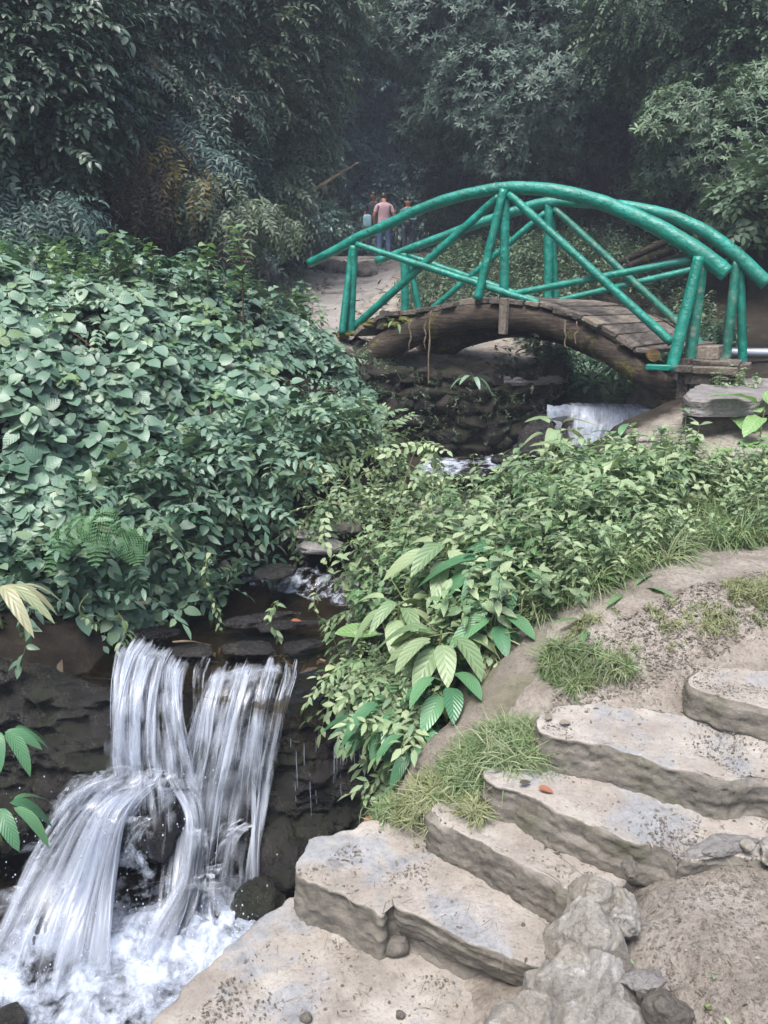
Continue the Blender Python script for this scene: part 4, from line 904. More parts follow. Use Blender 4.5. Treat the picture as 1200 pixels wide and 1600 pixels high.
# deck boards laid across the logs, following the arch
topc = catmull(np.array([np_(*p) for p in [(560,530),(585,505),(610,492),(645,487),(690,480),(740,470),(790,469),(840,474),(880,485),(925,500),(965,521),(1000,543),(1040,548)]]), 300)
ft = np.array([FA[0] - NA[0], FA[1] - NA[1], 0]); fb_ = np.array([FB[0] - NB[0], FB[1] - NB[1], 0])
seglen = np.concatenate([[0], np.cumsum(np.linalg.norm(np.diff(topc, axis=0), axis=1))]); total = seglen[-1]
rr = np.random.default_rng(8); s = .05; k = 0
while s < total - .04:
    w = rr.uniform(.13, .19); c = s + w / 2
    if c + w / 2 > total: break
    p = np.array([np.interp(c, seglen, topc[:, i]) for i in range(3)]); q = np.array([np.interp(c + .03, seglen, topc[:, i]) for i in range(3)])
    tang = norm(q - p); f = c / total; cross = ft * (1 - f) + fb_ * f; cw_ = np.linalg.norm(cross); cd = cross / cw_
    cd = norm(cd + rr.normal() * .012 * tang); nrm = norm(np.cross(tang, cd)); nrm = nrm if nrm[2] > 0 else -nrm
    th = rr.uniform(.02, .028); ov = rr.uniform(.10, .17)
    box('deck_board', p + cross * .5 - cd * (ov - .15) * .5 + nrm * rr.uniform(-.012, .004) + UZ * .0, (w / 2 - .003, cw_ / 2 + ov, th), tang, cd, nrm, M['plank'] if k % 4 else M['planklight'], br, jit=.004, seed=k)
    s += w + .004; k += 1
# side board on the far edge, frames under the lower boards, stub log end
a = fp_(968, 512, -.25); b = fp_(1052, 530, -.25); d = b - a
box('side_board', (a + b) / 2, (np.linalg.norm(d) / 2, .02, .09), d, pr_n, UZ, M['planklight'], br, jit=.004)
a = fp_(935, 499, -.25); b = fp_(985, 505, -.25); d = b - a
box('side_board', (a + b) / 2, (np.linalg.norm(d) / 2, .07, .016), d, pr_n, UZ, M['plank'], br, jit=.003)
a = WP(1000, 548, NA, NB, .1); tube('log_stub', [WP(1022, 556, NA, NB, -.16), WP(1000, 547, NA, NB, .5)], [.055, .055], M['yellowwood'], br, sides=14, n=8, noise=.006)
box('side_board', np_(598, 500, -.05), (.05, .02, .10), ax_n, pr_n, norm(UZ + ax_n * .25), M['plank'], br, jit=.003)
# timber steps down to the right
for i, (px, py, hw, hz, off, m) in enumerate([(1100, 549, .14, .055, .15, 'planklight'), (1118, 566, .20, .02, .05, 'plank'), (1108, 577, .24, .035, -.05, 'planklight'), (1095, 590, .12, .045, -.02, 'plank'), (1140, 572, .18, .03, .55, 'plank')]):
    box('timber_step', WP(px, py, NA, NB, off), (hw, .16, hz), ax_n, pr_n, UZ, M[m], br, jit=.006, seed=40 + i)
# moss pads on the left end
acc = Acc(); V0, F0 = ICO[3]
for k in range(40):
    t = rr.uniform(0, 1); p = WP(530 + 110 * t, 527 - 32 * t ** .7 + rr.normal() * 4, NA, NB, -.12 + rr.uniform(0, .25)); s_ = rr.uniform(.02, .06)
    acc.add(V0 * (1 + .35 * fbm(V0 + k, 3, 3, k))[:, None] * np.array([s_ * 1.4, s_, s_ * .55]) + p, F0)
acc.build('moss_cushion', M['moss'], br)
# hanging root strands
for (px, py, L) in [(672, 485, .75), (665, 490, .35), (884, 500, .25), (902, 502, .2), (640, 500, .3)]:
    p = WP(px, py, NA, NB, -.2); pts = [p + np.array([rr.normal() * .01, 0, -L * t]) for t in np.linspace(0, 1, 6)]
    tube('hanging_root', pts, [.006, .009, .004], M['palebark'], br, sides=6, n=24, noise=.004, seed=int(px))
# earth and stone under the left end
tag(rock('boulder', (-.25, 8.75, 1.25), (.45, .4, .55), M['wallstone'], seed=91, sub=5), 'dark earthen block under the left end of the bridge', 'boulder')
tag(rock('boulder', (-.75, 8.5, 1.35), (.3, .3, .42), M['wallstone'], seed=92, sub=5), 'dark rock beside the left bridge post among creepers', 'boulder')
tag(rock('boulder', (3.05, 7.9, 1.15), (.5, .35, .35), M['greyrock'], seed=93, sub=5), 'grey footing rock behind the right end of the bridge', 'boulder')

# pipe and old timber
pa, pb = W(1118, 551, 8.6), W(1290, 553, 8.4)
tag(tube('water_pipe', [pa, pb], [.055, .055], M['pipe'], sides=20, n=20), 'pale galvanised pipe running behind the right end of the bridge', 'pipe')
tag(tube('water_pipe', [W(892, 546, 10.5), W(960, 545, 10.0)], [.05, .05], M['pipe'], sides=16, n=10), 'short length of grey pipe on the ground under the bridge', 'pipe')
for i, (a, b, lab) in enumerate([((965, 412, 12.2), (1040, 378, 12.6), 'upper grey timber pole leaning in the dark hollow behind the bridge'),
                            ((975, 418, 12.0), (1050, 392, 12.4), 'middle grey timber pole leaning in the dark hollow behind the bridge'),
                            ((985, 426, 11.8), (1062, 404, 12.2), 'lowest grey timber pole leaning in the dark hollow behind the bridge')]):
    tag(tube('timber_pole', [W(*a), W(*b)], [.05, .06], M['arch'], sides=10, n=12, noise=.008, seed=i), lab, 'pole', 'old timber behind the bridge')
bl = empty('fallen_branch', tuple(W(470, 310, 15)), 'pale bare branch slanting out from the left cliff above the walkers', 'branch')
tube('branch', [W(455,322,14.6), W(475,305,14.6), W(500,291,14.5), W(525,275,14.5), W(560,254,14.4)], [.05,.045,.03,.014], M['palebark'], bl, sides=8, n=40, noise=.012)
tube('twig', [W(468,313,14.6), W(462,330,14.5), W(455,345,14.4)], [.03,.012], M['palebark'], bl, sides=6, n=14, noise=.008)

# ================================================================== PEOPLE
def skinmat(name, col): return plain(name, col, .6, .08, 30)
M['skin_brown'] = skinmat('skin', (134, 92, 72)); M['skin_light'] = skinmat('light_skin', (186, 138, 114))
M['pink'] = plain('pink_cotton', (172, 142, 152), .85, .08, 12, bump=.6, bd=.02); M['navy'] = plain('navy_cotton', (22, 26, 40), .85, .15, 12, bump=.6, bd=.02)
M['jean'] = plain('blue_denim', (66, 92, 132), .85, .2, 12, bump=.6, bd=.02); M['darkjean'] = plain('dark_denim', (30, 38, 56), .85, .2, 12, bump=.6, bd=.02)
M['greyjean'] = plain('grey_denim', (52, 58, 76), .85, .2, 12, bump=.6, bd=.02); M['hair'] = plain('black_hair', (16, 14, 15), .5, .2, 40)
M['lightblue'] = plain('light_blue_cotton', (112, 146, 158), .85, .1, 12, bump=.6, bd=.02); M['whiteshoe'] = plain('white_shoe', (205, 205, 210), .5, .05); M['blackshoe'] = plain('black_shoe', (20, 20, 24), .5, .05)
M['greyblue'] = plain('grey_blue_knit', (84, 108, 122), .85, .12, 14, bump=.6, bd=.02); M['phone'] = plain('pale_case', (190, 182, 186), .3, .05)
def person(loc, face, h, pose, zone, label, hairlong=False, headpitch=0, build=1.0):
    """one continuous skinned body with clothing zones as materials; local frame: x right, y facing, z up, then turned by face"""
    root = empty('person', loc, label, 'person', 'walkers on the far path'); k = h / 1.72
    J, Rr, E = [], [], []
    def v(p, r, par=None):
        J.append(np.array(p, float) * k); Rr.append((r[0] * k * build, r[1] * k * build) if isinstance(r, tuple) else (r * k * build,) * 2)
        if par is not None: E.append((par, len(J) - 1))
        return len(J) - 1
    pel = v((0, 0, .95), (.165, .115)); wa = v((0, 0, 1.10), (.15, .105), pel); ch = v((0, 0, 1.28), (.175, .12), wa); sh = v((0, -.01, 1.42), (.13, .085), ch)
    nk = v((0, 0, 1.49), .056, sh); hp = headpitch; hd0 = v((0, .015 + hp * .04, 1.55), .07, nk); hd1 = v((0, .03 + hp * .09, 1.62), (.078, .092), hd0); v((0, .02 + hp * .11, 1.69), (.06, .075), hd1)
    for s in (-1, 1):
        hip = v((s * .09, 0, .88), .10, pel); kn = v((s * (.10 + pose.get('stance', 0)), pose.get('knee', .02), .50), .066, hip)
        an = v((s * (.11 + pose.get('stance', 0)), -.01, .09), .046, kn); v((s * (.12 + pose.get('stance', 0)), .13, .035), .038, an)
        so = v((s * .185, 0, 1.40), .062, sh); el = v(pose['el'][s], .043, so); wr = v(pose['wr'][s], .028, el)
        d = norm(np.array(pose['hd'][s], float)); pm = v(np.array(pose['wr'][s]) + d * .07, (.034, .02), wr); side = norm(np.cross(d, [0, 1, .1]))
        for f, (o, L) in enumerate([(-.024, .062), (-.008, .074), (.008, .07), (.022, .056)]):
            a = v(np.array(pose['wr'][s]) + d * .10 + side * o, .009, pm); v(np.array(pose['wr'][s]) + d * (.10 + L * .6) + side * o + np.array([0, .015, 0]), .008, a)
        a = v(np.array(pose['wr'][s]) + d * .05 - side * .035 + np.array([0, .01, 0]), .010, pm); v(np.array(pose['wr'][s]) + d * .09 - side * .05 + np.array([0, .02, 0]), .009, a)
    me = bpy.data.meshes.new('tmp'); me.from_pydata([tuple(j) for j in J], E, []); tmp = bpy.data.objects.new('tmp', me); scene.collection.objects.link(tmp)
    m = tmp.modifiers.new('s', 'SKIN'); m.use_smooth_shade = True
    for sv, q in zip(me.skin_vertices[0].data, Rr): sv.radius = q; sv.use_root = False
    me.skin_vertices[0].data[0].use_root = True
    m2 = tmp.modifiers.new('b', 'SUBSURF'); m2.levels = 2
    dg = bpy.context.evaluated_depsgraph_get(); ev = tmp.evaluated_get(dg); em = bpy.data.meshes.new_from_object(ev)
    bpy.data.objects.remove(tmp); me2 = em
    V = np.array([x.co[:] for x in me2.vertices]) / k
    mats = [M[n] for n in ('skin_brown' if zone['skin'] == 0 else 'skin_light', zone['top'], zone['legs'], zone['shoe'])] + ([M[zone['sleeve']]] if 'sleeve' in zone else [])
    me2.materials.clear(); [me2.materials.append(q) for q in mats]
    arms = {s: (np.array(pose['el'][s]), np.array(pose['wr'][s])) for s in (-1, 1)}
    for p in me2.polygons:
        c = V[list(p.vertices)].mean(0); p.use_smooth = True
        if c[2] < .075: i = 3
        elif c[2] < zone.get('hem', .93) and abs(c[0]) < .21: i = 2
        elif c[2] > 1.475 and abs(c[0]) < .12: i = 0
        else: i = 1
        for s in (-1, 1):
            el, wr = arms[s]; so = np.array([s * .185, 0, 1.40])
            t1 = np.clip(np.dot(c - so, el - so) / np.dot(el - so, el - so), 0, 1); d1 = np.linalg.norm(c - so - t1 * (el - so))
            t2 = np.clip(np.dot(c - el, wr - el) / np.dot(wr - el, wr - el), 0, 1.6); d2 = np.linalg.norm(c - el - t2 * (wr - el))
            if d2 < .075 and (abs(c[0]) > .19 or c[1] > .16 or d2 < .05) and t2 > 0.02:
                i = (4 if 'sleeve' in zone else 1) if t2 < (.97 if zone.get('long') else .0) else 0
            elif d1 < .08 and t1 > .55 and abs(c[0]) > .19: i = 0 if not zone.get('long') else (4 if 'sleeve' in zone else 1)
        p.material_index = i
    me2.name = 'body'; ob = bpy.data.objects.new('body', me2); scene.collection.objects.link(ob); ob.parent = root; ob.rotation_euler.z = face
    # head features and hair
    def part(nm, VF, m): 
        o = npmesh(nm, VF[0] * k, VF[1], m, None); o.parent = root; o.location = (0, 0, 0); o.rotation_euler.z = face; return o
    hc = np.array([0, .03 + hp * .09, 1.63]); V1, F1 = ICO[4]
    q = V1 * np.array([.088, .104, .112]); keep = (q[:, 2] > .02 - (q[:, 1] < .0) * .10) | (q[:, 1] < -.03)
    q = np.where(keep[:, None], q * 1.0, q * .80); q = q + norm(V1) * (.006 * fbm(V1, 9, 3, 4))[:, None]
    part('hair', (q + hc + np.array([0, -.012, .012]), F1), M['hair'])
    if hairlong:
        q = V1 * np.array([.10, .06, .19]); part('hair_back', (q + hc + np.array([0, -.075, -.09]), F1), M['hair'])
    fm = [(.0, .115, -.015, .012, .018, .022, mats[0]), (-.03, .098, .01, .011, .006, .007, M['hair']), (.03, .098, .01, .011, .006, .007, M['hair']), (0, .098, -.055, .022, .008, .006, M['redstem'])]
    for nm, (x, y, z, a, b, c, mm) in zip(('nose', 'eye', 'eye', 'mouth'), fm): part(nm, (ICO[2][0] * np.array([a, b, c]) + hc + np.array([x, y - .012, z]), ICO[2][1]), mm)
    for s in (-1, 1): part('ear', (ICO[2][0] * np.array([.012, .022, .032]) + hc + np.array([s * .086, -.005, -.01]), ICO[2][1]), mats[0])
    return root, part, hc
gz = lambda p: (p[0], p[1], float(H(p[0], p[1], False)) + .02)
hang = {'el': {-1: (-.24, -.02, 1.14), 1: (.24, -.02, 1.14)}, 'wr': {-1: (-.25, .05, .90), 1: (.25, .05, .90)}, 'hd': {-1: (0, .1, -1), 1: (0, .1, -1)}, 'stance': .03}
def feet(px, py, Y): return tuple(W(px, py, Y))
r1, prt, hc = person(feet(584, 407, 22.2), R(165), 1.74, hang, dict(skin=0, top='navy', legs='darkjean', shoe='blackshoe'), 'man in sunglasses, navy top and dark trousers facing the camera behind the pink shirt')
prt('sunglasses', (np.vstack([ICO[2][0] * np.array([.034, .012, .02]) + hc + np.array([s * .036, .098, .012]) for s in (-1, 1)]), np.vstack([ICO[2][1], ICO[2][1] + len(ICO[2][0])])), M['blackshoe'])
r2, prt2, _ = person(feet(600, 411, 21.3), R(8), 1.72, {'el': {-1: (-.27, -.03, 1.15), 1: (.27, -.03, 1.15)}, 'wr': {-1: (-.25, .05, .92), 1: (.30, .04, .92)}, 'hd': {-1: (0, .1, -1), 1: (0, .1, -1)}, 'stance': .02},
    dict(skin=0, top='pink', legs='jean', shoe='whiteshoe', hem=.90), 'man seen from behind in a pink T-shirt and blue jeans with head bowed', headpitch=.8, build=1.08)
r3, prt3, hc3 = person(feet(637, 411, 21.6), R(170), 1.62, {'el': {-1: (-.22, .0, 1.15), 1: (.22, .0, 1.15)}, 'wr': {-1: (.0, .19, 1.14), 1: (-.03, .22, 1.20)}, 'hd': {-1: (1, .2, .2), 1: (-1, .2, .3)}, 'stance': .0},
    dict(skin=1, top='greyblue', legs='greyjean', shoe='blackshoe', sleeve='greyblue', long=True), 'woman with long dark hair, arms folded over a grey blue top, facing the camera', hairlong=True)
def held(nm, par_root, loc, size, m, lab, cat, sub=3):
    p = np.array(par_root.location) + np.array(loc); V, F = ICO[sub]
    s4 = np.sign(V) * np.abs(V) ** .55; o = npmesh(nm, s4 * np.array(size) * (1 + .08 * fbm(V, 3, 3, 4))[:, None] + p, F, m); tag(o, lab, cat); return o
held('waist_bag', r3, (-.02, -.17, .98), (.13, .05, .07), M['blackshoe'], 'black bag at the waist of the woman with folded arms', 'bag')
held('phone', r3, (.03, -.27, 1.17), (.035, .012, .06), M['phone'], 'pale phone held by the woman with folded arms', 'phone')
held('folded_jacket', r1, (-.17, -.16, 1.0), (.12, .06, .17), M['lightblue'], 'light blue garment hanging at the side of the man in sunglasses', 'jacket')

# ================================================================== LEAF TEMPLATES
class Tp:
    def __init__(s): s.V = []; s.F = []; s.U = []; s.L = []; s.n = 0; s.k = 0
    def add(s, V, F, U, lid=None):
        s.V.append(V); s.F.append(F + s.n); s.U.append(U); s.L.append(np.full(len(V), random.random() if lid is None else lid)); s.n += len(V)
        return s
    def fin(s): s.V = np.vstack(s.V); s.F = np.vstack(s.F); s.U = np.vstack(s.U); s.L = np.concatenate(s.L); return s
def rot(ax, a):
    return np.array(Matrix.Rotation(a, 3, ax))
def leaf(L, Wd, rows=4, fold=.25, bend=.25, a=.6, b=.9, wave=0.0):
    t = np.linspace(0, 1, rows + 2)[1:-1]; pk = (a / (a + b)) ** a * (b / (a + b)) ** b
    w = Wd / 2 * (t ** a) * ((1 - t) ** b) / pk; z = -bend * L * t ** 2
    V = [[0, 0, 0]]; U = [[.5, 0]]
    for ti, wi, zi in zip(t, w, z):
        q = wave * Wd * math.sin(ti * 19)
        V += [[ti * L, -wi, zi + fold * wi + q], [ti * L, 0, zi], [ti * L, wi, zi + fold * wi - q]]; U += [[.5 - .5 * wi / (Wd / 2), ti], [.5, ti], [.5 + .5 * wi / (Wd / 2), ti]]
    V.append([L, 0, -bend * L]); U.append([.5, 1]); e = len(V) - 1; F = [[0, 2, 1], [0, 3, 2]]
    for i in range(rows - 1):
        p = 1 + 3 * i; q = p + 3; F += [[p, p+1, q+1], [p, q+1, q], [p+1, p+2, q+2], [p+1, q+2, q+1]]
    p = 1 + 3 * (rows - 1); F += [[p, p+1, e], [p+1, p+2, e]]
    return np.array(V, float), np.array(F), np.array(U, float)
def place(lf, R3, off): V, F, U = lf; return V @ R3.T + np.array(off), F, U
def stemgeo(pts, r):
    V, F, _ = tubeVF(pts, r, sides=3, n=len(pts), caps=False); F = np.vstack([F[:, :3], F[:, [0, 2, 3]]]); return V, F, np.full((len(V), 2), .5)
def U(a, b): return random.uniform(a, b)
def whorl(n=7, L=.13, Wd=.036, rows=2):
    t = Tp(); a0 = U(0, 6)
    for i in range(n):
        l = L * U(.75, 1.15); t.add(*place(leaf(l, Wd * U(.85, 1.15), rows, .2, U(.1, .35), .8, .8), rot('Z', a0 + i * 6.283 / n + U(-.3, .3)) @ rot('Y', -U(-.15, .65)), (0, 0, U(-.02, .02))))
    return t.fin()
def trio(L=.085, Wd=.062, rows=3):
    t = Tp()
    for a, s, o in ((0, 1.15, .035), (1.25, .9, .0), (-1.25, .9, .0)):
        t.add(*place(leaf(L * s * U(.85, 1.15), Wd * s, rows, U(.1, .35), U(.1, .4), .55, .8), rot('Z', a + U(-.2, .2)) @ rot('Y', U(-.2, .25)) @ rot('X', U(-.3, .3)), (o, 0, 0)))
    return t.fin()
def spray(L=.34, n=5, l=.10, Wd=.034, rows=2, droop=.35, term=True, stem=.0022):
    t = Tp(); P = [np.array([L * k / 6, .02 * math.sin(k + U(0, 3)), -droop * L * (k / 6) ** 2]) for k in range(7)]
    t.add(*stemgeo(P, [stem, stem * .5]), lid=.1)
    for i in range(n):
        f = (i + .8) / (n + .3); p = np.array([L * f, 0, -droop * L * f * f])
        for sgn in (-1, 1): t.add(*place(leaf(l * U(.75, 1.15) * (1 - .25 * f), Wd, rows, .2, U(.15, .45), .7, .85), rot('Y', droop * f + U(-.1, .3)) @ rot('Z', sgn * U(.7, 1.15)) @ rot('X', U(-.3, .3)), p))
    if term: t.add(*place(leaf(l, Wd, rows, .2, .3, .7, .85), rot('Y', droop + .2), P[-1]))
    return t.fin()
def upright(Hh=.4, n=6, l=.09, Wd=.04, rows=2, lean=.12, pair=2):
    t = Tp(); a = U(0, 6); P = [np.array([lean * Hh * (k / 5) ** 2 * math.cos(a), lean * Hh * (k / 5) ** 2 * math.sin(a), Hh * k / 5]) for k in range(6)]
    t.add(*stemgeo(P, [.003, .0015]), lid=.1)
    for i in range(n):
        f = .25 + .75 * (i + 1) / n; p = np.array([np.interp(f, np.linspace(0, 1, 6), [q[j] for q in P]) for j in range(3)]); b = U(0, 6)
        for k in range(pair): t.add(*place(leaf(l * U(.7, 1.2) * (1.1 - .4 * f), Wd * U(.8, 1.1), rows, .2, U(.2, .6), .6, .9), rot('Z', b + k * 6.283 / pair + U(-.3, .3)) @ rot('Y', -U(-.2, .6)), p))
    return t.fin()
def tuft(n=26, L=.16, w=.004, spread=.7):
    t = Tp()
    for _ in range(n):
        az = U(0, 6.283); el = U(.1, spread); l = L * U(.4, 1.2); V = []; F = []
        ox, oy = random.gauss(0, .012), random.gauss(0, .012); cur = U(.4, 2.3)
        for k in range(5):
            f = k / 4; ang = el + cur * f * f; r_ = l * f * math.sin(min(ang, 1.9) * .8); z = l * f * math.cos(min(ang, 2.0) * .75)
            ww = w * (1 - f) ** .7 + .0004; V += [[r_, -ww, z], [r_, ww, z]]
        for k in range(4): p = 2 * k; F += [[p, p+1, p+3], [p, p+3, p+2]]
        V = np.array(V) @ rot('Z', az).T + np.array([ox, oy, 0]); t.add(V, np.array(F), np.full((len(V), 2), .5))
    return t.fin()
def frond(L=.4, n=15, Wd=.24):
    t = Tp(); P = [np.array([L * k / 8, 0, -.3 * L * (k / 8) ** 2]) for k in range(9)]; t.add(*stemgeo(P, [.003, .001]), lid=.1)
    for i in range(n):
        f = (i + 1) / (n + .5); p = np.array([L * f, 0, -.3 * L * f * f]); l = Wd * .5 * math.sin(min(1, f * 1.6 + .18) * math.pi * .55) * (1 - f) ** .55 * 1.35
        for s_ in (-1, 1):
            m = 7
            for j in range(m):
                g_ = (j + .5) / m; q = p + rot('Z', s_ * 1.25) @ np.array([l * g_, 0, -.12 * l * g_])
                for s2 in (-1, 1): t.add(*place(leaf(l * .26 * (1.1 - g_ * .8) + .004, .008, 1, 0, .1), rot('Z', s_ * 1.25 + s2 * 1.0), q), lid=f)
    return t.fin()
random.seed(3)
TW = [whorl(7 + i % 3) for i in range(6)]; TWs = [whorl(6, .085, .026) for i in range(4)]
TT = [trio() for _ in range(8)]; TTs = [trio(.05, .036, 2) for _ in range(6)]
TS = [spray() for _ in range(5)]; TSd = [spray(.4, 6, .12, .028, 2, .7) for _ in range(5)]; TSs = [spray(.22, 5, .055, .026) for _ in range(4)]; TSb = [spray(.3, 4, .13, .06, 2, .4) for _ in range(4)]
TU = [upright(.34, 6, .085, .036) for _ in range(6)]; TUs = [upright(.2, 5, .05, .024) for _ in range(5)]; TUl = [upright(.45, 8, .12, .045, 3) for _ in range(5)]
TG = [tuft() for _ in range(6)]; TGs = [tuft(16, .08, .003) for _ in range(5)]; TGh = [tuft(30, .34, .006, .9) for _ in range(4)]

def frames_x(X, up=(0, 0, 1), roll=.4, n=None):
    X = norm(X); r_ = rng.normal(size=X.shape) * .03; Y = norm(np.cross(np.broadcast_to(np.array(up, float), X.shape) + r_, X)); Z = np.cross(X, Y)
    a = rng.normal(size=len(X)) * roll; c, s = np.cos(a)[:, None], np.sin(a)[:, None]; Y2 = Y * c + Z * s; Z2 = -Y * s + Z * c
    return np.stack([X, Y2, Z2], -1)
def frames_z(Z):
    Z = norm(Z); A = norm(rng.normal(size=Z.shape)); X = norm(np.cross(A, Z)); return np.stack([X, np.cross(Z, X), Z], -1)
def scatter(name, temps, P, Fm, S, mat, parent=None, rnd=None, spread=.35):
    P = np.asarray(P, float); N = len(P); S = np.broadcast_to(np.asarray(S, float), (N,)); rnd = rng.random(N) if rnd is None else np.asarray(rnd); tid = rng.integers(len(temps), size=N)
    Vs, Fs, Us, As = [], [], [], []; off = 0
    for k, t in enumerate(temps):
        m = tid == k; n = m.sum()
        if not n: continue
        V = np.einsum('nij,vj->nvi', Fm[m] * S[m][:, None, None], t.V) + P[m][:, None]; nv = len(t.V)
        Fs.append((t.F[None] + (np.arange(n) * nv)[:, None, None] + off).reshape(-1, 3)); Vs.append(V.reshape(-1, 3)); Us.append(np.tile(t.U, (n, 1)))
        As.append(np.clip((rnd[m][:, None] + spread * (t.L[None] - .5)), 0, 1).ravel()); off += n * nv
    return npmesh(name, np.vstack(Vs), np.vstack(Fs), mat, parent, uv=np.vstack(Us), attrs={'rnd': np.concatenate(As)})
def sample(poly, n, dens=None):
    P = np.array(poly, float)[:, :2]; lo, hi = P.min(0), P.max(0); out = []
    tot = 0
    while tot < n:
        q = rng.uniform(lo, hi, (max(n * 3, 200), 2)); q = q[in_poly(q[:, 0], q[:, 1], P)]
        if dens is not None: q = q[rng.random(len(q)) < dens(q[:, 0], q[:, 1])]
        out.append(q); tot += len(q)
        if len(q) == 0: break
    return np.vstack(out)[:n]
def PX(px, py, Y): return tuple(W(px, py, Y)[:2])
def ground_at(q): return np.stack([q[:, 0], q[:, 1], surf(q[:, 0], q[:, 1])], -1)
def veg(name, poly, n, temps, mat, scale=(.8, 1.3), lift=(0, 0), lean=.3, dens=None, mode='up', out=.6, parent=None, **k):
    q = sample(poly, n, dens); P = ground_at(q); Nn = Hn(q[:, 0], q[:, 1]); n = len(P)
    P = P + Nn * rng.uniform(lift[0], lift[1], n)[:, None]
    if mode == 'up': Fm = frames_z(np.array([0, 0, 1.0]) + rng.normal(size=(n, 3)) * lean + Nn * .3)
    else: X = norm(Nn * np.array([1, 1, .2]) * out + rng.normal(size=(n, 3)) * .6 + np.array([0, 0, .05])); Fm = frames_x(X, roll=.5)
    return scatter(name, temps, P, Fm, rng.uniform(*scale, n), mat, parent, **k)

def tufted(name, poly, n, temps, mat, sc, **k): o = veg(name, poly, n, temps, mat, sc, **k); o['kind'] = 'stuff'; return o

# ================================================================== CREEPERS OVER THE LEFT MOUND
mound = [(-.05, 7.75), (-.25, 6.75), (-.75, 6.05), (-1.2, 5.5), (-1.5, 5.0), (-1.75, 4.6), (-2.3, 4.25), (-3.2, 3.6), (-5.2, 2.6), (-6, 6), (-5.3, 8.3), (-2.8, 9.3), (-1.5, 9.0), (-.75, 8.6)]
def hull(q):
    n = fb2(q[:, 0], q[:, 1], 1.1, 3, 77); return np.clip(.24 + .55 * n + .24 * fb2(q[:, 0], q[:, 1], 2.6, 3, 78), .02, .42) * np.clip(sdf_poly(q[:, 0], q[:, 1], mound) / -.45, .35, 1)
def cover(name, poly, n, temps, mat, sc, thick=.4, dens=None, up=.75, kind='stuff'):
    q = sample(poly, n, dens); Nn = Hn(q[:, 0], q[:, 1], .12); P = np.stack([q[:, 0], q[:, 1], H(q[:, 0], q[:, 1], False)], -1)
    hgt = hull(q) * (1 - thick * rng.random(n) ** 2.0); P = P + norm(Nn + np.array([0, -.15, .35])) * hgt[:, None]
    Z = norm(Nn * .55 + np.array([.0, -.35, up]) + rng.normal(size=(n, 3)) * .33)
    yaw = rng.uniform(0, 6.283, n); X = np.stack([np.cos(yaw), np.sin(yaw), 0 * yaw], -1); X = norm(X - Z * (X * Z).sum(-1, keepdims=True)); Fm = np.stack([X, np.cross(Z, X), Z], -1)
    o = scatter(name, temps, P, Fm, rng.uniform(*sc, n), mat, rnd=np.clip(.5 + .3 * fb2(q[:, 0], q[:, 1], 1.3, 2, 5) + rng.normal(size=n) * .16, 0, 1)); tag(o, kind=kind); return o
gap = lambda x, y: np.clip(.05 + 2.8 * (fb2(x, y, 2.6, 3, 91) + .19), .01, 1)
cover('creeper_cover', mound, 8500, TT, M['creeper'], (.8, 1.5), dens=gap); cover('large_creeper_cover', mound, 2400, TT, M['creeper'], (1.1, 1.65), dens=gap, thick=.6)
cover('small_creeper_cover', mound, 4500, TTs + TSs, M['creeper'], (.9, 1.5), dens=lambda x, y: np.clip(.6 - .6 * fb2(x, y, 1.2, 2, 31), .05, 1))
cover('fresh_creeper_cover', mound, 900, TT, M['bright'], (.7, 1.2), thick=.1, dens=lambda x, y: np.clip(2.2 * (fb2(x, y, 1.6, 2, 44) - .12), .02, 1))
toe = [(-.15, 6.9), (-.75, 6.1), (-1.25, 5.5), (-1.6, 4.9), (-2.0, 4.5), (-2.4, 4.35), (-2.2, 5.2), (-1.5, 6.1), (-.6, 7.0)]
veg('creeper_fringe', toe, 900, TT + TT + TS, M['creeper'], (.8, 1.3), (.1, .42), mode='out', out=.9).__setitem__('kind', 'stuff')
q = sample(mound, 90); P = ground_at(q) + np.array([0, 0, 1.0]) * hull(q)[:, None] * .98
dl = [Tp().add(*leaf(.12, .06, 4, .5, .5)).fin() for _ in range(3)]
tag(scatter('dry_leaf_scatter', dl, P, frames_z(rng.normal(size=(90, 3)) * .5 + np.array([0, 0, 1])), rng.uniform(.6, 1.2, 90), M['brownleaf']), kind='stuff')

def plantroot(name, p, lab, cat, group=None): return empty(name, tuple(p), lab, cat, group)
def shoot(px, py, Y, Hh, mat, lab, top=None, l=.12, Wd=.08, n=7, red=False):
    p = W(px, py, Y); root = plantroot('leafy_shoot', p, lab, 'shoot', 'shoots standing above the creepers')
    b = p + np.array([U(-.06, .06), U(-.05, .05), Hh]); mid = (p + b) / 2 + np.array([.03, 0, .0]); pts = catmull(np.array([p - np.array([0, 0, .3]), mid, b]), 12)
    tube('stem', pts, [.008, .004], M['redstem'] if red else M['stem'], root, sides=6, n=16)
    P = []; X = []
    for i in range(n):
        f = .35 + .65 * (i + 1) / n; c = np.array([np.interp(f, np.linspace(0, 1, 12), pts[:, j]) for j in range(3)]); a = i * 2.4
        for s_ in (0, 1): P.append(c); X.append([math.cos(a + s_ * 3.1), math.sin(a + s_ * 3.1), U(.1, .5)])
    X = np.array(X); lt = [Tp().add(*leaf(l * U(.8, 1.2), Wd, 5, .3, .4, .5, .8)).fin() for _ in range(4)]
    scatter('leaves', lt, P, frames_x(X, roll=.3), rng.uniform(.7, 1.2, len(P)), mat, root)
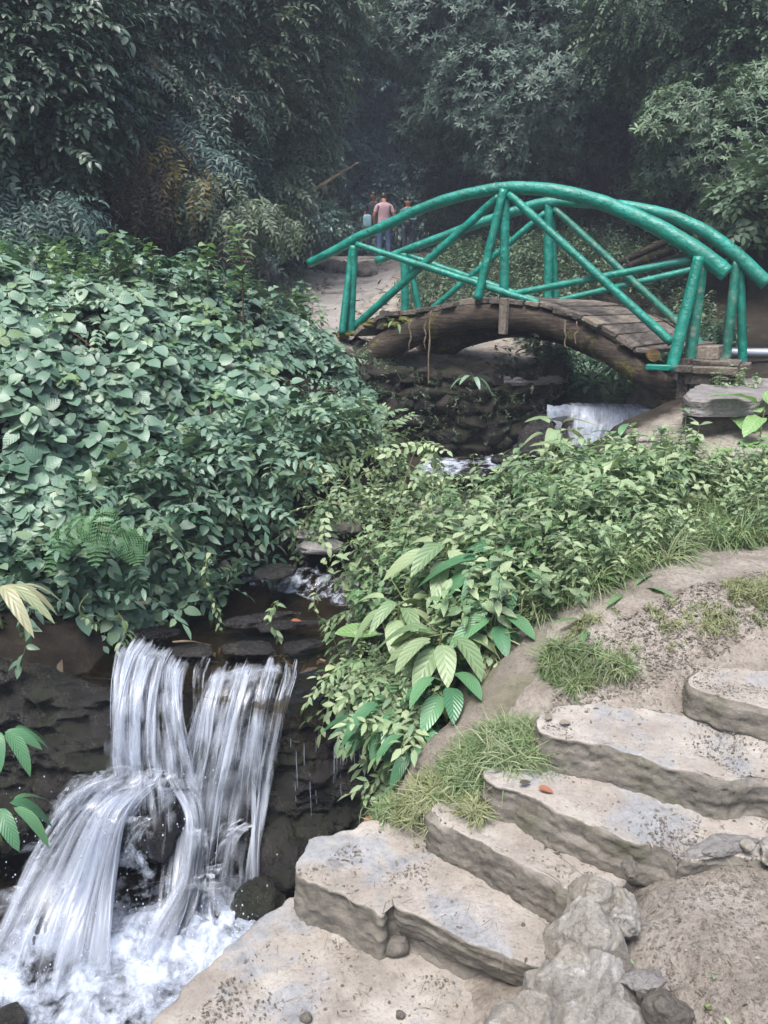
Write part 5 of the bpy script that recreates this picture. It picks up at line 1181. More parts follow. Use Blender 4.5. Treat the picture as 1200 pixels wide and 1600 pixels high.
tufted('mound_top_sprigs', [(-5.2, 5.8), (-3.2, 5.9), (-1.9, 7.0), (-1.0, 7.8), (-.8, 8.5), (-2.4, 8.6), (-5.2, 7.6)], 240, [upright(.34, 6, .11, .07, 3, .3) for _ in range(6)], M['creeper'], (.7, 1.15), lean=.35, lift=(.05, .25), dens=lambda x, y: np.clip(.2 + 1.8 * fb2(x, y, 1.6, 2, 12), .02, 1))
tufted('mound_fresh_sprigs', [(-5.2, 5.0), (-3.2, 5.2), (-1.6, 6.5), (-.6, 7.4), (-.8, 8.5), (-2.4, 8.6), (-5.2, 7.6)], 70, [upright(.34, 6, .10, .06, 3, .3) for _ in range(6)], M['bright'], (.7, 1.1), lean=.4, lift=(.05, .25))
acc = Acc(); r_ = np.random.default_rng(77)
for _ in range(70):
    q = sample(mound, 1); P0 = ground_at(q)[0] + np.array([0, -.05, float(hull(q)[0]) + .03]); a_ = r_.uniform(0, 6.28); L0 = r_.uniform(.25, .8); dd = np.array([math.cos(a_), math.sin(a_)])
    q2 = (q[0] + dd * L0)[None]; P2 = ground_at(q2)[0] + np.array([0, -.05, float(hull(q2)[0]) + .02]) if in_poly(q2[:, 0], q2[:, 1], mound)[0] else P0 + np.array([dd[0] * .3, -.1, -.15])
    V, F, _t = tubeVF(np.array([P0, (P0 + P2) / 2 + np.array([0, -.03, r_.uniform(.02, .12)]), P2]), [.0045, .002], sides=4, n=14, noise=.004, caps=False); acc.add(V, F)
acc.build('creeper_stems', M['redstem'])['kind'] = 'stuff'
shoot(378, 500, 7.1, .78, M['bright'], 'tall shoot with a reddish stem and pale leaves left of the path', red=True, n=9)
shoot(318, 470, 7.2, .48, M['bright'], 'pale leafy shoot just left of the reddish stemmed one', n=8, l=.11)
shoot(186, 450, 7.0, .45, M['bright'], 'bright green shoot against the dark cave mouth', n=8, l=.12)
shoot(235, 450, 7.0, .36, M['bright'], 'thin shoot with serrated young leaves right of the bright green shoot', n=7, l=.09, Wd=.05)
shoot(215, 425, 7.6, .3, M['creeper'], 'dark green shoot behind the two bright ones', n=7)
# fern, hanging strands, plants at the left edge
for i, (px, py, Y, a, lab) in enumerate([(178, 800, 4.55, -1.45, 'pale green fern frond hanging over the creepers above the fall'), (150, 812, 4.6, -1.9, 'second fern frond, left of and behind the hanging one'), (205, 830, 4.7, -1.0, 'short fern frond leaning to the right over the creepers')]):
    p = W(px, py, Y) + np.array([0, -.15, .08]); X = np.array([[math.cos(a), math.sin(a), -.35]]); root = plantroot('fern', p, lab, 'fern', 'fern fronds')
    scatter('frond', [frond(.42 if i < 2 else .3)], p[None], frames_x(X, roll=.0), [1.0], M['fern'], root)
def strand(px, py0, py1, Y, lab, mat, l=.055, n=26, sway=.04, temps=None):
    a = W(px, py0, Y); b = W(px + 3, py1, Y); t = np.linspace(0, 1, 14)[:, None]; P = a + (b - a) * t + np.stack([sway * np.sin(t[:, 0] * 5 + px), sway * .5 * np.cos(t[:, 0] * 7), 0 * t[:, 0]], -1)
    root = plantroot('hanging_strand', a, lab, 'creeper strand', 'strands hanging over the stream'); tube('stem', P, [.004, .002], M['stem'], root, sides=5, n=30)
    k = rng.random(n); c = np.stack([np.interp(k, t[:, 0], P[:, j]) for j in range(3)], -1); X = rng.normal(size=(n, 3)) * np.array([1, 1, .3]) + np.array([0, 0, -.5])
    scatter('leaves', [Tp().add(*leaf(l * U(.8, 1.2), l * .5, 3, .3, .4)).fin() for _ in range(4)], c, frames_x(X, roll=.5), rng.uniform(.6, 1.2, n), mat, root)
strand(330, 860, 985, 4.75, 'long leafy strand hanging down to the shallow water left of the ledge', M['bank'], n=44)
strand(308, 870, 960, 4.9, 'shorter strand behind the long one', M['creeper'], n=24)
strand(188, 960, 1020, 4.25, 'small bright sprig hanging beside the top of the fall', M['bright'], l=.07, n=12)
strand(30, 900, 1040, 4.0, 'round leaved strand hanging over the dark rock at the left edge', M['creeper'], l=.085, n=22)
strand(135, 930, 985, 4.2, 'pale sprig on the dark rock left of the fall', M['bank'], l=.07, n=12)
strand(430, 940, 1005, 4.5, 'strand of narrow leaves trailing into the water above the lip', M['bank'], n=26)
strand(500, 925, 1000, 4.5, 'strand of narrow leaves trailing over the stream beside the leafy bank', M['bank'], n=26)
def bigplant(px, py, Y, n, l, Wd, mat, lab, cat='plant', up=.3, stemh=.25, name='broad_leaved_plant', group='broad leaved plants on the bank', spread=1.0, rows=8, face=None, wave=.0, bend=.8):
    p = W(px, py, Y * (.87 if group == 'broad leaved plants on the bank' and stemh == .25 and n > 4 else 1)); root = plantroot(name, p - np.array([0, 0, stemh]), lab, cat, group)
    if group == 'broad leaved plants on the bank' and n > 4: n = int(n * 1.6); l *= .98; Wd *= 1.1
    lt = [leaf(l * U(.85, 1.1), Wd * U(.9, 1.1), rows, .22, bend * U(.7, 1.3), .65, .75, wave) for _ in range(5)]
    tube('stem', [p - np.array([0, 0, stemh]), p - np.array([.01, 0, stemh * .5]), p], [.007, .005], M['stem'], root, sides=6, n=12)
    a0 = U(0, 6); r_ = np.random.default_rng(int(px * 7 + py))
    for i in range(n):
        a = a0 + i * 2.4 if face is None else face + (i / max(1, n - 1) - .5) * spread * 3; V, F, Uu = lt[i % 5]; el = up * (1 - i / n * 1.3)
        Rm = rot('Z', a) @ rot('Y', -el) @ rot('X', r_.uniform(-.25, .25)); pet = Rm @ np.array([.05 + .02 * (i % 3), 0, 0]); base = p + pet + np.array([0, 0, -stemh * .35 * i / n])
        npmesh('leaf', (V @ Rm.T) * r_.uniform(.8, 1.1) + base, F, mat, root, uv=Uu, attrs={'rnd': np.full(len(V), r_.uniform(.2, .75))})
B_ = M['bigleaf']
bigplant(772, 872, 4.15, 10, .27, .105, B_, 'large glossy ribbed plant with drooping leaves in the middle of the bank')
bigplant(700, 850, 4.4, 7, .24, .09, M['bank'], 'pale ribbed plant left of and behind the large glossy one', up=.2)
bigplant(846, 862, 4.3, 8, .22, .09, B_, 'dark ribbed plant right of the large glossy one', up=-.1)
bigplant(775, 958, 3.85, 7, .20, .085, B_, 'dark green ribbed plant below the large glossy one')
bigplant(690, 985, 3.75, 9, .24, .10, M['bank'], 'broad pale plant with lobed looking leaves above the concrete wall', up=.15)
bigplant(700, 1050, 3.55, 7, .17, .075, B_, 'ribbed plant just above the concrete cheek wall')
bigplant(610, 1095, 3.6, 7, .17, .07, B_, 'bright ribbed plant overhanging the black rock face')
bigplant(655, 1140, 3.4, 8, .14, .06, B_, 'lowest bright plant hanging against the cheek wall')
bigplant(575, 1120, 3.7, 6, .15, .06, B_, 'small ribbed plant at the far left of the hanging bank growth')
bigplant(625, 940, 4.2, 7, .19, .075, M['bank'], 'plant with long leaves by the grey stone in the stream')
bigplant(900, 715, 5.7, 6, .30, .10, M['bank'], 'tall plant with long pale leaves in front of the small cascade', up=.9, stemh=.3)
bigplant(868, 665, 6.3, 5, .24, .09, M['bank'], 'long leaved plant left of the small cascade', up=.8, stemh=.4)
bigplant(968, 690, 6.0, 5, .24, .07, M['bigleaf'], 'narrow dark leaf spray in front of the small cascade', up=1.0, stemh=.3)
bigplant(605, 992, 3.95, 1, .26, .14, M['dock'], 'single big oval pale leaf reaching out over the stream', up=.15, face=3.35, spread=.1, name='dock_leaf', group=None, bend=.15, stemh=.1, rows=10)
bigplant(640, 968, 4.0, 3, .2, .09, M['bank'], 'pale narrow leaved dock plant behind the big oval leaf', up=.5)
bigplant(1150, 655, 5.9, 7, .34, .17, M['dock'], 'large pale dock plant beside the bridge abutment', up=.8, name='dock_plant', group='dock plants by the bridge', wave=.05)
bigplant(1195, 640, 5.6, 6, .36, .18, M['dock'], 'large pale dock plant at the right edge beside the abutment', up=.9, name='dock_plant', group='dock plants by the bridge', wave=.05)
bigplant(1165, 705, 5.3, 7, .26, .14, M['dock'], 'lower dock plant with yellowish leaves by the dirt path', up=.6, name='dock_plant', group='dock plants by the bridge', wave=.05)
bigplant(1170, 770, 4.9, 3, .2, .11, M['dock'], 'single flat dock rosette on the dirt edge at the right', up=.3, name='dock_plant', group='dock plants by the bridge', wave=.05)
bigplant(-8, 900, 3.2, 7, .22, .06, M['pinkleaf'], 'plant with pale cream green pointed leaves at the left edge', up=.1, group='plants at the left edge', face=-.4, spread=.9)
bigplant(-12, 1130, 3.0, 6, .16, .07, B_, 'ribbed plant at the left edge beside the fall', up=.1, group='plants at the left edge', face=-.3, spread=.8)
bigplant(-8, 1240, 2.8, 5, .17, .06, B_, 'lower drooping plant at the left edge beside the fall', up=-.3, group='plants at the left edge', face=-.3, spread=.8)
bigplant(1115, 905 + 10, 3.3, 3, .05, .02, M['bright'], 'tiny plant on the trodden earth above the stairs', up=.3, rows=4, stemh=.02, group='small rosettes')
bigplant(895, 1075, 2.95, 8, .11, .022, M['bright'], 'green rosette of narrow leaves above the grass tuft', up=.5, rows=4, stemh=.03, group='small rosettes')
bigplant(985, 930, 3.3, 9, .13, .035, M['bright'], 'upright rosette of spoon shaped leaves at the edge of the trodden earth', up=.9, rows=5, stemh=.04, group='small rosettes')
bigplant(925, 985, 3.15, 9, .12, .03, M['bright'], 'rosette of long leaves left of the spoon shaped one', up=.8, rows=5, stemh=.04, group='small rosettes')
bigplant(935, 1490, 1.8, 6, .045, .016, M['bank'], 'small flattened weed on the crusted outcrop', up=.3, rows=4, stemh=.01, group='small rosettes')
bigplant(1110, 1570, 1.55, 6, .035, .010, M['bank'], 'tiny weed in the trampled earth at the bottom right', up=.3, rows=4, stemh=.01, group='small rosettes')
bigplant(740, 588, 7.6, 7, .14, .05, M['creeper'], 'small leafy weed growing out of the dry stone wall', up=.2, rows=4, stemh=.05, group='weeds of the wall')
bigplant(618, 503, 8.0, 7, .10, .03, M['bright'], 'fresh sprig growing on the left end of the bridge', up=.6, rows=4, stemh=.05, group='weeds of the wall')

# ================================================================== THE BANK RIGHT OF THE STREAM
bank = [PX(545, 1080, 3.95), PX(560, 960, 4.3), PX(620, 890, 4.8), PX(700, 860, 5.1), PX(790, 850, 5.1), PX(850, 825, 5.2), PX(980, 815, 5.1), PX(1040, 790, 5.1), PX(1080, 780, 4.9), PX(1080, 810, 4.7), PX(1040, 860, 4.2), PX(880, 925, 3.6), PX(800, 1000, 3.4), PX(700, 1100, 3.25), PX(600, 1200, 3.2)]
tufted('bank_plants', bank, 1500, TU + TTs + TSs, M['bank'], (.7, 1.3), lift=(0, .05), dens=lambda x, y: np.clip(.5 + 1.5 * fb2(x, y, 2.2, 2, 71), .08, 1))
tufted('bank_undergrowth', bank, 2600, TUs + TTs, M['olive'], (.7, 1.2), lift=(0, .06))
tufted('bank_tall_plants', [PX(800, 840, 5.2), PX(860, 830, 5.1), PX(960, 840, 4.8), PX(1040, 820, 4.8), PX(1060, 840, 4.5), PX(960, 870, 4.3), PX(820, 890, 4.5)], 240, TUl + TSd, M['bank'], (.45, .8))
tufted('bank_lower_growth', [PX(545, 1090, 3.9), PX(590, 1000, 4.05), PX(700, 930, 4.0), PX(840, 930, 3.7), PX(830, 1000, 3.4), PX(720, 1090, 3.3), PX(620, 1210, 3.2), PX(590, 1200, 3.3)], 650, TU + TSb, M['bank'], (.4, .75), lift=(0, .1))
tufted('path_edge_grass', [PX(830, 860, 4.5), PX(960, 830, 4.4), PX(1060, 800, 4.7), PX(1120, 785, 4.8), PX(1230, 785, 4.7), PX(1230, 880, 3.9), PX(1100, 870, 3.8), PX(1040, 905, 3.5), PX(920, 960, 3.3), PX(840, 980, 3.25), PX(800, 950, 3.5)], 1500, TG + TGh, M['grass'], (.45, .75), lean=.35, dens=lambda x, y: np.clip(.35 + 1.8 * fb2(x, y, 2.4, 3, 6) + .6 * sstep(1.3, 1.8, x), .01, 1))
tufted('path_edge_weeds', [PX(830, 900, 4.2), PX(960, 850, 4.2), PX(1080, 780, 5.0), PX(1220, 790, 4.6), PX(1230, 860, 4.0), PX(1040, 890, 3.6), PX(900, 1010, 3.2), PX(840, 990, 3.2)], 900, TUs + TTs + TU, M['bank'], (.5, 1.0), lean=.4, dens=lambda x, y: np.clip(.45 + 1.5 * fb2(x, y, 2.4, 3, 16), .0, 1))
tufted('dry_grass', [PX(900, 980, 3.15), PX(1020, 950, 3.15), PX(1180, 915, 3.25), PX(1230, 900, 3.4), PX(1230, 990, 3.0), PX(1060, 1080, 2.85), PX(900, 1090, 2.85), PX(860, 1050, 3.0)], 190, TGs, M['drygrass'], (.4, .9), lean=.8, dens=lambda x, y: np.clip(.25 + 1.6 * fb2(x, y, 5, 3, 26), .0, 1))
tufted('small_grass', [PX(850, 1000, 3.1), PX(950, 1040, 2.95), PX(1000, 1085, 2.85), PX(880, 1100, 2.85), PX(840, 1070, 2.95)], 120, TGs + TG, M['grass'], (.4, .7), lean=.5)
tufted('bank_straws', bank, 260, TGh, M['drygrass'], (.5, 1.0), lean=.5)
tufted('bank_fresh_growth', bank, 700, TU + TTs + TUs, M['bright'], (.6, 1.1), lean=.3, dens=lambda x, y: np.clip(.1 + 2.2 * fb2(x, y, 2.8, 2, 171), .0, 1))
bigplant(470, 492, 8.6, 12, .12, .05, M['brownleaf'], 'withered brown plant among the creepers left of the bridge', up=.9, rows=4, stemh=.25, group='withered plants', name='withered_plant')
bigplant(268, 545, 6.6, 10, .14, .06, M['brownleaf'], 'reddish brown withered plant on the creeper mound', up=.8, rows=4, stemh=.2, group='withered plants', name='withered_plant')
rim = catmull(np.array([(-.12, 4.02, .12), (.12, 3.9, .2), (.26, 3.6, .3), (.30, 3.3, .38), (.22, 3.0, .34)]), 50); n_ = 620; k_ = rng.integers(50, size=n_); dz = rng.random(n_) ** 1.4
P = rim[k_] + np.stack([-.03 - .17 * rng.random(n_) * (1 - .3 * dz), -.10 * rng.random(n_), .10 - .62 * dz * (.45 + .55 * (k_ / 50))], -1)
tag(scatter('hanging_bank_growth', TUs + TTs + TS + TT, P, frames_x(rng.normal(size=(n_, 3)) * .5 + np.array([-.7, -.6, -.1])), rng.uniform(.45, .95, n_), M['bank']), kind='stuff')
# the two tussocks on the cheek wall
def tussock(px, py, Y, n, rx, ry, L, mat, lab, seed, drop=.0, rr_=.0):
    p = W(px, py, Y); r_ = np.random.default_rng(seed); q = r_.normal(size=(n, 2)) * np.array([rx, ry]) ; P = np.stack([p[0] + q[:, 0], p[1] + q[:, 1], p[2] + drop * q[:, 0] - 1.2 * (q[:, 0] ** 2 / rx + q[:, 1] ** 2 / ry) * .12], -1)
    o = scatter('grass_tussock', [tuft(14, L, .0022, .8) for _ in range(6)], P, frames_z(np.array([0, 0, 1.0]) + np.concatenate([q * 2.2 / max(rx, ry) * .25, np.zeros((n, 1))], 1) + np.array([0, -.25, 0])), r_.uniform(.6, 1.15, n), mat)
    tag(o, lab, 'grass', 'grass tussocks by the stairs')
tussock(795, 1165, 2.66, 230, .085, .06, .13, M['grass'], 'thick green grass tussock drooping over the step beside the cheek wall', 1, drop=.3)
tussock(740, 1195, 2.66, 130, .07, .05, .12, M['grass'], 'smaller green tussock left of the thick one', 2, drop=.4)
tussock(672, 1240, 2.62, 110, .055, .05, .10, M['drygrass'], 'yellowish grass tussock on the foot of the cheek wall', 3, drop=.5)
tussock(618, 1262, 2.68, 50, .04, .03, .07, M['grass'], 'short grass at the lowest end of the cheek wall', 4, drop=.3)
tussock(745, 1262, 2.45, 26, .03, .02, .06, M['drygrass'], 'dry wisps of grass in the corner of the second step', 5)
# trailing tangled stems over the stream
for i, (a, b, c, lab) in enumerate([((560, 745, 6.1), (620, 720, 5.9), (700, 760, 5.6), 'pale stem arching over the stream below the bridge'), ((500, 800, 5.6), (600, 700, 5.6), (690, 830, 5.1), 'long thin stem curving high over the rapids'),
        ((600, 860, 5.1), (660, 690, 5.5), (700, 850, 5.0), 'upright tangle of pale stems in front of the wall'), ((540, 780, 5.6), (640, 760, 5.4), (760, 800, 5.2), 'nearly level stem lying across the rapids'),
        ((520, 860, 5.1), (600, 830, 5.0), (700, 850, 4.8), 'low stem across the flat stones'), ((570, 930, 4.6), (560, 870, 4.8), (640, 850, 4.9), 'short curved stem beside the grey block of stone'),
        ((640, 870, 5.0), (760, 770, 5.1), (830, 860, 4.8), 'arching stem above the large glossy plant'), ((450, 860, 5.4), (500, 790, 5.5), (580, 800, 5.4), 'leafy stem at the edge of the creepers by the slabs')]):
    P = catmull(np.array([W(*a), W(*b), W(*c)]), 40); root = plantroot('trailing_plant', P[0], lab, 'plant', 'plants trailing over the stream')
    tube('stem', P, [.005, .003], M['stem'], root, sides=5, n=40)
    n = 20; k = rng.random(n); cc = np.stack([np.interp(k, np.linspace(0, 1, 40), P[:, j]) for j in range(3)], -1) + rng.normal(size=(n, 3)) * .015
    scatter('leaves', TSs + TTs, cc, frames_x(rng.normal(size=(n, 3)) + np.array([0, -.2, -.5]), roll=.6), rng.uniform(.8, 1.5, n), M['bank'], root)
tufted('rapids_growth', [PX(500, 790, 6.0), PX(600, 730, 6.4), PX(700, 720, 6.4), PX(760, 760, 5.9), PX(700, 830, 5.2), PX(600, 830, 5.4)], 130, TU + TSs, M['bank'], (.5, 1.0), lift=(0, .12), mode='up')
tufted('rapids_fringe', [PX(430, 850, 5.7), PX(520, 780, 6.1), PX(600, 740, 6.5), PX(610, 700, 7.0), PX(520, 720, 7.0), PX(420, 800, 6.2)], 200, TSs + TS, M['bank'], (.6, 1.0), lift=(.1, .4), mode='out')

# ================================================================== GROWTH BEYOND THE BRIDGE
tufted('far_bank_cover', [(.2, 11.4), (1.1, 11.2), (1.9, 10.4), (2.4, 9.9), (4.2, 9.6), (4.6, 12), (4.4, 15.5), (1.5, 16.5), (.6, 14.5)], 5200, TU + TTs + TUs, M['rhodo_light'], (.7, 1.2), lean=.3)
tufted('stream_side_cover', [(1.75, 9.1), (1.95, 8.6), (2.4, 9.2), (3.6, 8.6), (4.3, 9.4), (2.8, 10.1), (1.6, 10.6)], 700, TU + TUl, M['creeper'], (.5, .9), lean=.3, dens=lambda x, y: np.clip(.4 + 1.2 * fb2(x, y, 1.5, 2, 61), .05, 1))
tufted('wall_top_grass', [(-.4, 8.3), (.6, 8.1), (1.3, 8.12), (1.8, 8.28), (2.0, 8.5), (1.3, 8.4), (.8, 8.4), (-.2, 8.6)], 520, TG + TGs + TUs, M['olive'], (.5, .9), lift=(0, .02), lean=.6)
for z_ in (1.35, 1.2, 1.0, .85):
    n_ = 60; t_ = rng.random(n_) * (lens[-1] - .3); P = np.stack([np.interp(t_, lens, wl_pts[:, 0]), np.interp(t_, lens, wl_pts[:, 1]) - .15, z_ + rng.normal(size=n_) * .05], -1)
    tag(scatter('wall_moss', TUs + TGs, P, frames_x(rng.normal(size=(n_, 3)) * .5 + np.array([0, -1, .2])), rng.uniform(.4, .9, n_), M['olive']), kind='stuff')
tufted('abutment_weeds', [(2.75, 6.5), (3.1, 6.4), (3.3, 6.7), (2.95, 6.9)], 60, TUs + TU, M['bank'], (.5, .9))
tufted('path_weeds', [(-2.2, 9.5), (-1.25, 9.6), (-1.35, 11), (-1.3, 13), (-1.5, 16), (-1.9, 17), (-2.4, 12)], 700, TU + TTs, M['olive'], (.5, .9))
tufted('dark_path_weeds', [(-3.0, 9.3), (-1.5, 9.2), (-1.7, 10.6), (-2.2, 12)], 260, TS + TU, M['darkleaf'], (.6, 1.0))
bigplant(940, 395, 11.6, 12, .16, .06, M['rhodo_light'], 'pale upright weed standing in front of the dark hollow', up=.5, rows=4, stemh=.8, group='weeds of the far bank')
bigplant(905, 430, 11.2, 10, .14, .05, M['rhodo_light'], 'bushy pale weed left of the timber poles', up=.5, rows=4, stemh=.5, group='weeds of the far bank')
for i, (px, py, Y, lab) in enumerate([(800, 560, 8.9, 'grassy clump with arching blades under the arch'), (925, 600, 8.6, 'leafy clump beside the water under the right of the arch'), (968, 575, 8.8, 'low clump under the right end of the bridge'), (850, 520, 9.6, 'clump of narrow leaves behind the bank edge')]):
    bigplant(px, py, Y, 14, .2, .05 if i % 2 == 0 else .08, M['bank'] if i % 2 == 0 else M['creeper'], lab, up=1.0, rows=4, stemh=.1, group='clumps under the arch')

# ================================================================== WOODED SIDES OF THE GORGE
def hillpts(n, xr, yr, keep, zmax=16):
    x = rng.uniform(*xr, n); y = rng.uniform(*yr, n); P = np.stack([x, y, H(x, y)], -1); Nn = Hn(x, y, .15)
    w = 1 / np.maximum(Nn[:, 2], .12); m = rng.random(n) < w / 8.0
    P, Nn = P[m], Nn[m]
    d = P - EYE; fy = d[:, 1] * cp - d[:, 2] * sp; v = 800 - FPX * (d[:, 1] * sp + d[:, 2] * cp) / np.maximum(fy, .1); u = 600 + FPX * d[:, 0] / np.maximum(fy, .1)
    m = (fy > 1) & (u > -350) & (u < 1550) & (v > -350) & ((Nn * -d).sum(1) > -.2) & (P[:, 2] < zmax) & keep(P)
    return P[m], Nn[m]
def cliffkeep(P):
    dl, _, sl = seg_dist(P[:, 0], P[:, 1], CLIFF_L); dr, _, sr = seg_dist(P[:, 0], P[:, 1], CLIFF_R)
    ok = ((sl > 0) & (dl > .1)) | ((sr < 0) & (dr > .1)) | (P[:, 1] > 24)
    cave = (np.abs(P[:, 0] + 3.9) < 1.9) & (np.abs(P[:, 1] - 10.4) < 2.0) & (P[:, 2] < 4.3)
    return ok & ~cave
def hill(name, n, temps, mat, sc, xr, yr, seed, thr=-.1, keep=cliffkeep, outw=.9, down=-.15, lift=.35, nsc=.55):
    P, Nn = hillpts(n, xr, yr, keep); k = fbm(P, nsc, 3, seed); m = k > thr + rng.normal(size=len(k)) * .07; P, Nn, k = P[m], Nn[m], k[m]
    P = P + norm(Nn + np.array([0, 0, .4])) * (rng.random(len(P)) * lift * (1 + 2 * np.maximum(k, 0)))[:, None]
    X = norm(Nn * np.array([1, 1, .3]) * outw + rng.normal(size=P.shape) * .45 + np.array([0, 0, down])); o = scatter(name, temps, P, frames_x(X, roll=.5), rng.uniform(*sc, len(P)), mat, rnd=np.clip(.5 + .7 * k + rng.normal(size=len(k)) * .15, 0, 1))
    tag(o, kind='stuff'); return o
L_ = ((-9, -1.7), (5, 25)); R_ = ((2.4, 11), (5, 26)); Bk = ((-5, 6.5), (24, 33))
hill('left_cliff_leaves', 150000, TS + TSb, M['darkleaf'], (.7, 1.25), *L_, 1, thr=-.25)
hill('left_cliff_bluish_sprays', 90000, TSd + TS, M['bluegreen'], (.8, 1.3), *L_, 2, thr=.05, lift=.6)
hill('left_cliff_light_growth', 60000, TSs + TW, M['olive'], (.8, 1.4), *L_, 4, thr=.12, lift=.5)
hill('left_cliff_hanging_grass', 40000, TGh, M['drygrass'], (.7, 1.2), *L_, 5, thr=.15, down=-1.0)
hill('left_cliff_brown_leaves', 40000, TSd, M['brownleaf'], (.6, 1.1), *L_, 6, thr=.2, down=-.9)
hill('back_slope_leaves', 150000, TS + TSb, M['backleaf_lifted'], (1.1, 1.7), *Bk, 7, thr=-.3, lift=.8)
hill('back_slope_dark_leaves', 50000, TW, M['rhodo'], (1.2, 1.8), *Bk, 8, thr=-.1, lift=.9)
hill('right_slope_leaves', 130000, TW + TS, M['rhodo'], (.8, 1.3), *R_, 9, thr=-.2, lift=.5)
hill('right_slope_light_leaves', 50000, TSs + TW, M['rhodo_light'], (.8, 1.3), *R_, 10, thr=.1, lift=.6)

def tree(name, base, lobes, temps, mat, n, sc, lab, cat='tree', group=None, trunk=.14, tmat='bark', hang=.0, dens_in=.35, extra=None):
    """lobes: (x, y, z, rx, ry, rz). Trunk with limbs into every lobe, crown of leaf clusters through each lobe's volume"""
    base = np.array(base, float); root = empty(name, tuple(base), lab, cat, group); L = np.array(lobes, float); c = L[:, :3].mean(0)
    r_ = np.random.default_rng(abs(hash((round(base[0] * 10), len(lobes)))) % 9999)
    fork = base + (c - base) * .55 + np.array([.1, 0, 0]); acc = Acc()
    V, F, T3 = tubeVF(catmull(np.array([base - np.array([0, 0, .3]), base + (fork - base) * .5 + np.array([.12, .05, 0]), fork]), 14), [trunk, trunk * .6], sides=9, n=20, noise=.02); acc.add(V, F)
    tr = acc.build('trunk', M[tmat], root)
    acc = Acc()
    for l in L:
        m = (fork + l[:3]) / 2 + r_.normal(size=3) * .2; V, F, T3 = tubeVF(np.array([fork, m, l[:3] + r_.normal(size=3) * .1]), [trunk * .5, trunk * .14], sides=6, n=16, noise=.01, caps=False); acc.add(V, F)
        for _ in range(7):
            e = l[:3] + norm(r_.normal(size=3)) * l[3:] * .85; V, F, T3 = tubeVF(np.array([l[:3] * .6 + m * .4, (l[:3] + e) / 2 + r_.normal(size=3) * .08, e]), [trunk * .14, .006], sides=4, n=9, caps=False); acc.add(V, F)
    acc.build('branches', M[tmat], root)
    vol = L[:, 3] * L[:, 5] + L[:, 3] * L[:, 4]; pick = r_.choice(len(L), size=n, p=vol / vol.sum()); D = norm(r_.normal(size=(n, 3))); rad = 1 - dens_in * r_.random(n) ** 1.5
    P = L[pick, :3] + D * L[pick, 3:] * (rad * (1 + .28 * fbm(D * 1.7 + pick[:, None] * 5.1, 1.5, 3, 3)))[:, None]
    k = fbm(P, 1.4, 3, 13); m = k > -.16 + r_.normal(size=n) * .08; P, D, k = P[m], D[m], k[m]
    if temps[0] in TW or temps[0] in TWs: Fm = frames_z(D * .8 + np.array([0, -.1, .55]) + rng.normal(size=D.shape) * .3)
    else: Fm = frames_x(D * np.array([1, 1, .5]) + np.array([0, -.15, -hang]) + rng.normal(size=D.shape) * .35, roll=.4)
    scatter('crown', temps, P, Fm, rng.uniform(*sc, len(P)), M[mat], root, rnd=np.clip(.5 + .8 * k + rng.normal(size=len(k)) * .15, 0, 1))
    return root
def lob(px, py, Y, rx, ry=None, rz=None): p = W(px, py, Y); return (p[0], p[1], p[2], rx, ry or rx, rz or rx * .75)
def gb(x, y): return (x, y, float(H(x, y, False)))
tree('leathery_leaved_tree', gb(4.9, 16.5), [lob(700, 60, 16.5, 1.5), lob(830, 50, 16, 1.6), lob(950, 30, 16, 1.3), lob(760, 150, 15.5, 1.3), lob(880, 160, 15, 1.3), lob(690, 190, 16.5, 1.1), lob(800, 235, 15.2, 1.1, 1, .7), lob(620, 40, 18, 1.3), lob(920, 210, 14.8, .7), lob(720, -60, 17, 1.8), lob(880, -60, 16.5, 1.8)], TW, 'rhodo', 19000, (.72, 1.1), 'big dark leathery leaved tree filling the top middle above the bridge', group='trees of the gorge', trunk=.22)
tree('leathery_leaved_tree', gb(6.2, 12.5), [lob(1090, 190, 11.2, .75), lob(1150, 250, 11, .8), lob(1060, 260, 11.4, .6), lob(1190, 170, 11.5, .8), lob(1030, 200, 11, .35), lob(1130, 330, 11.2, .6, .6, .5), lob(1230, 260, 11, .8)], TW + TWs, 'rhodo_light', 6500, (.6, .9), 'lighter leathery leaved tree bulging in from the right above the bridge end', group='trees of the gorge', trunk=.14)
tree('small_leaved_tree', gb(7.0, 14), [lob(1000, 40, 13.5, .9), lob(1100, 50, 13, 1.1), lob(1190, 60, 12.6, 1.0), lob(1060, -30, 13, 1.3), lob(960, 90, 13.6, .5), lob(1020, 110, 13.4, .5), lob(1200, -40, 12.8, 1.4)], TSs + TTs, 'rhodo_light', 9500, (1.0, 1.5), 'tree with small pale leaves in the upper right corner', group='trees of the gorge', trunk=.14)
tree('shrub', gb(5.9, 8.6), [lob(1180, 310, 8.6, .28), lob(1150, 330, 8.7, .2, .2, .14), lob(1215, 290, 8.6, .4)], TSb, 'rhodo_light', 150, (.7, 1.0), 'light leaved spray hanging in at the right edge above the bridge', 'shrub', 'shrubs on the gorge sides', trunk=.03)
tree('dense_shrub', gb(.9, 26), [lob(560, 230, 25.5, 1.4), lob(620, 270, 25.2, 1.2), lob(540, 330, 25.4, 1.1), lob(660, 200, 25.5, 1.3), lob(520, 250, 24, .9), lob(500, 350, 22.5, .6), lob(580, 150, 26, 1.4), lob(690, 290, 24.8, .9), lob(600, 330, 25, 1.0), lob(650, 340, 24.8, .9)], TSb + TS, 'backleaf_lifted', 12000, (.9, 1.35), 'bluish broadleaf thicket right behind the walkers', 'shrub', 'shrubs on the gorge sides', trunk=.1)
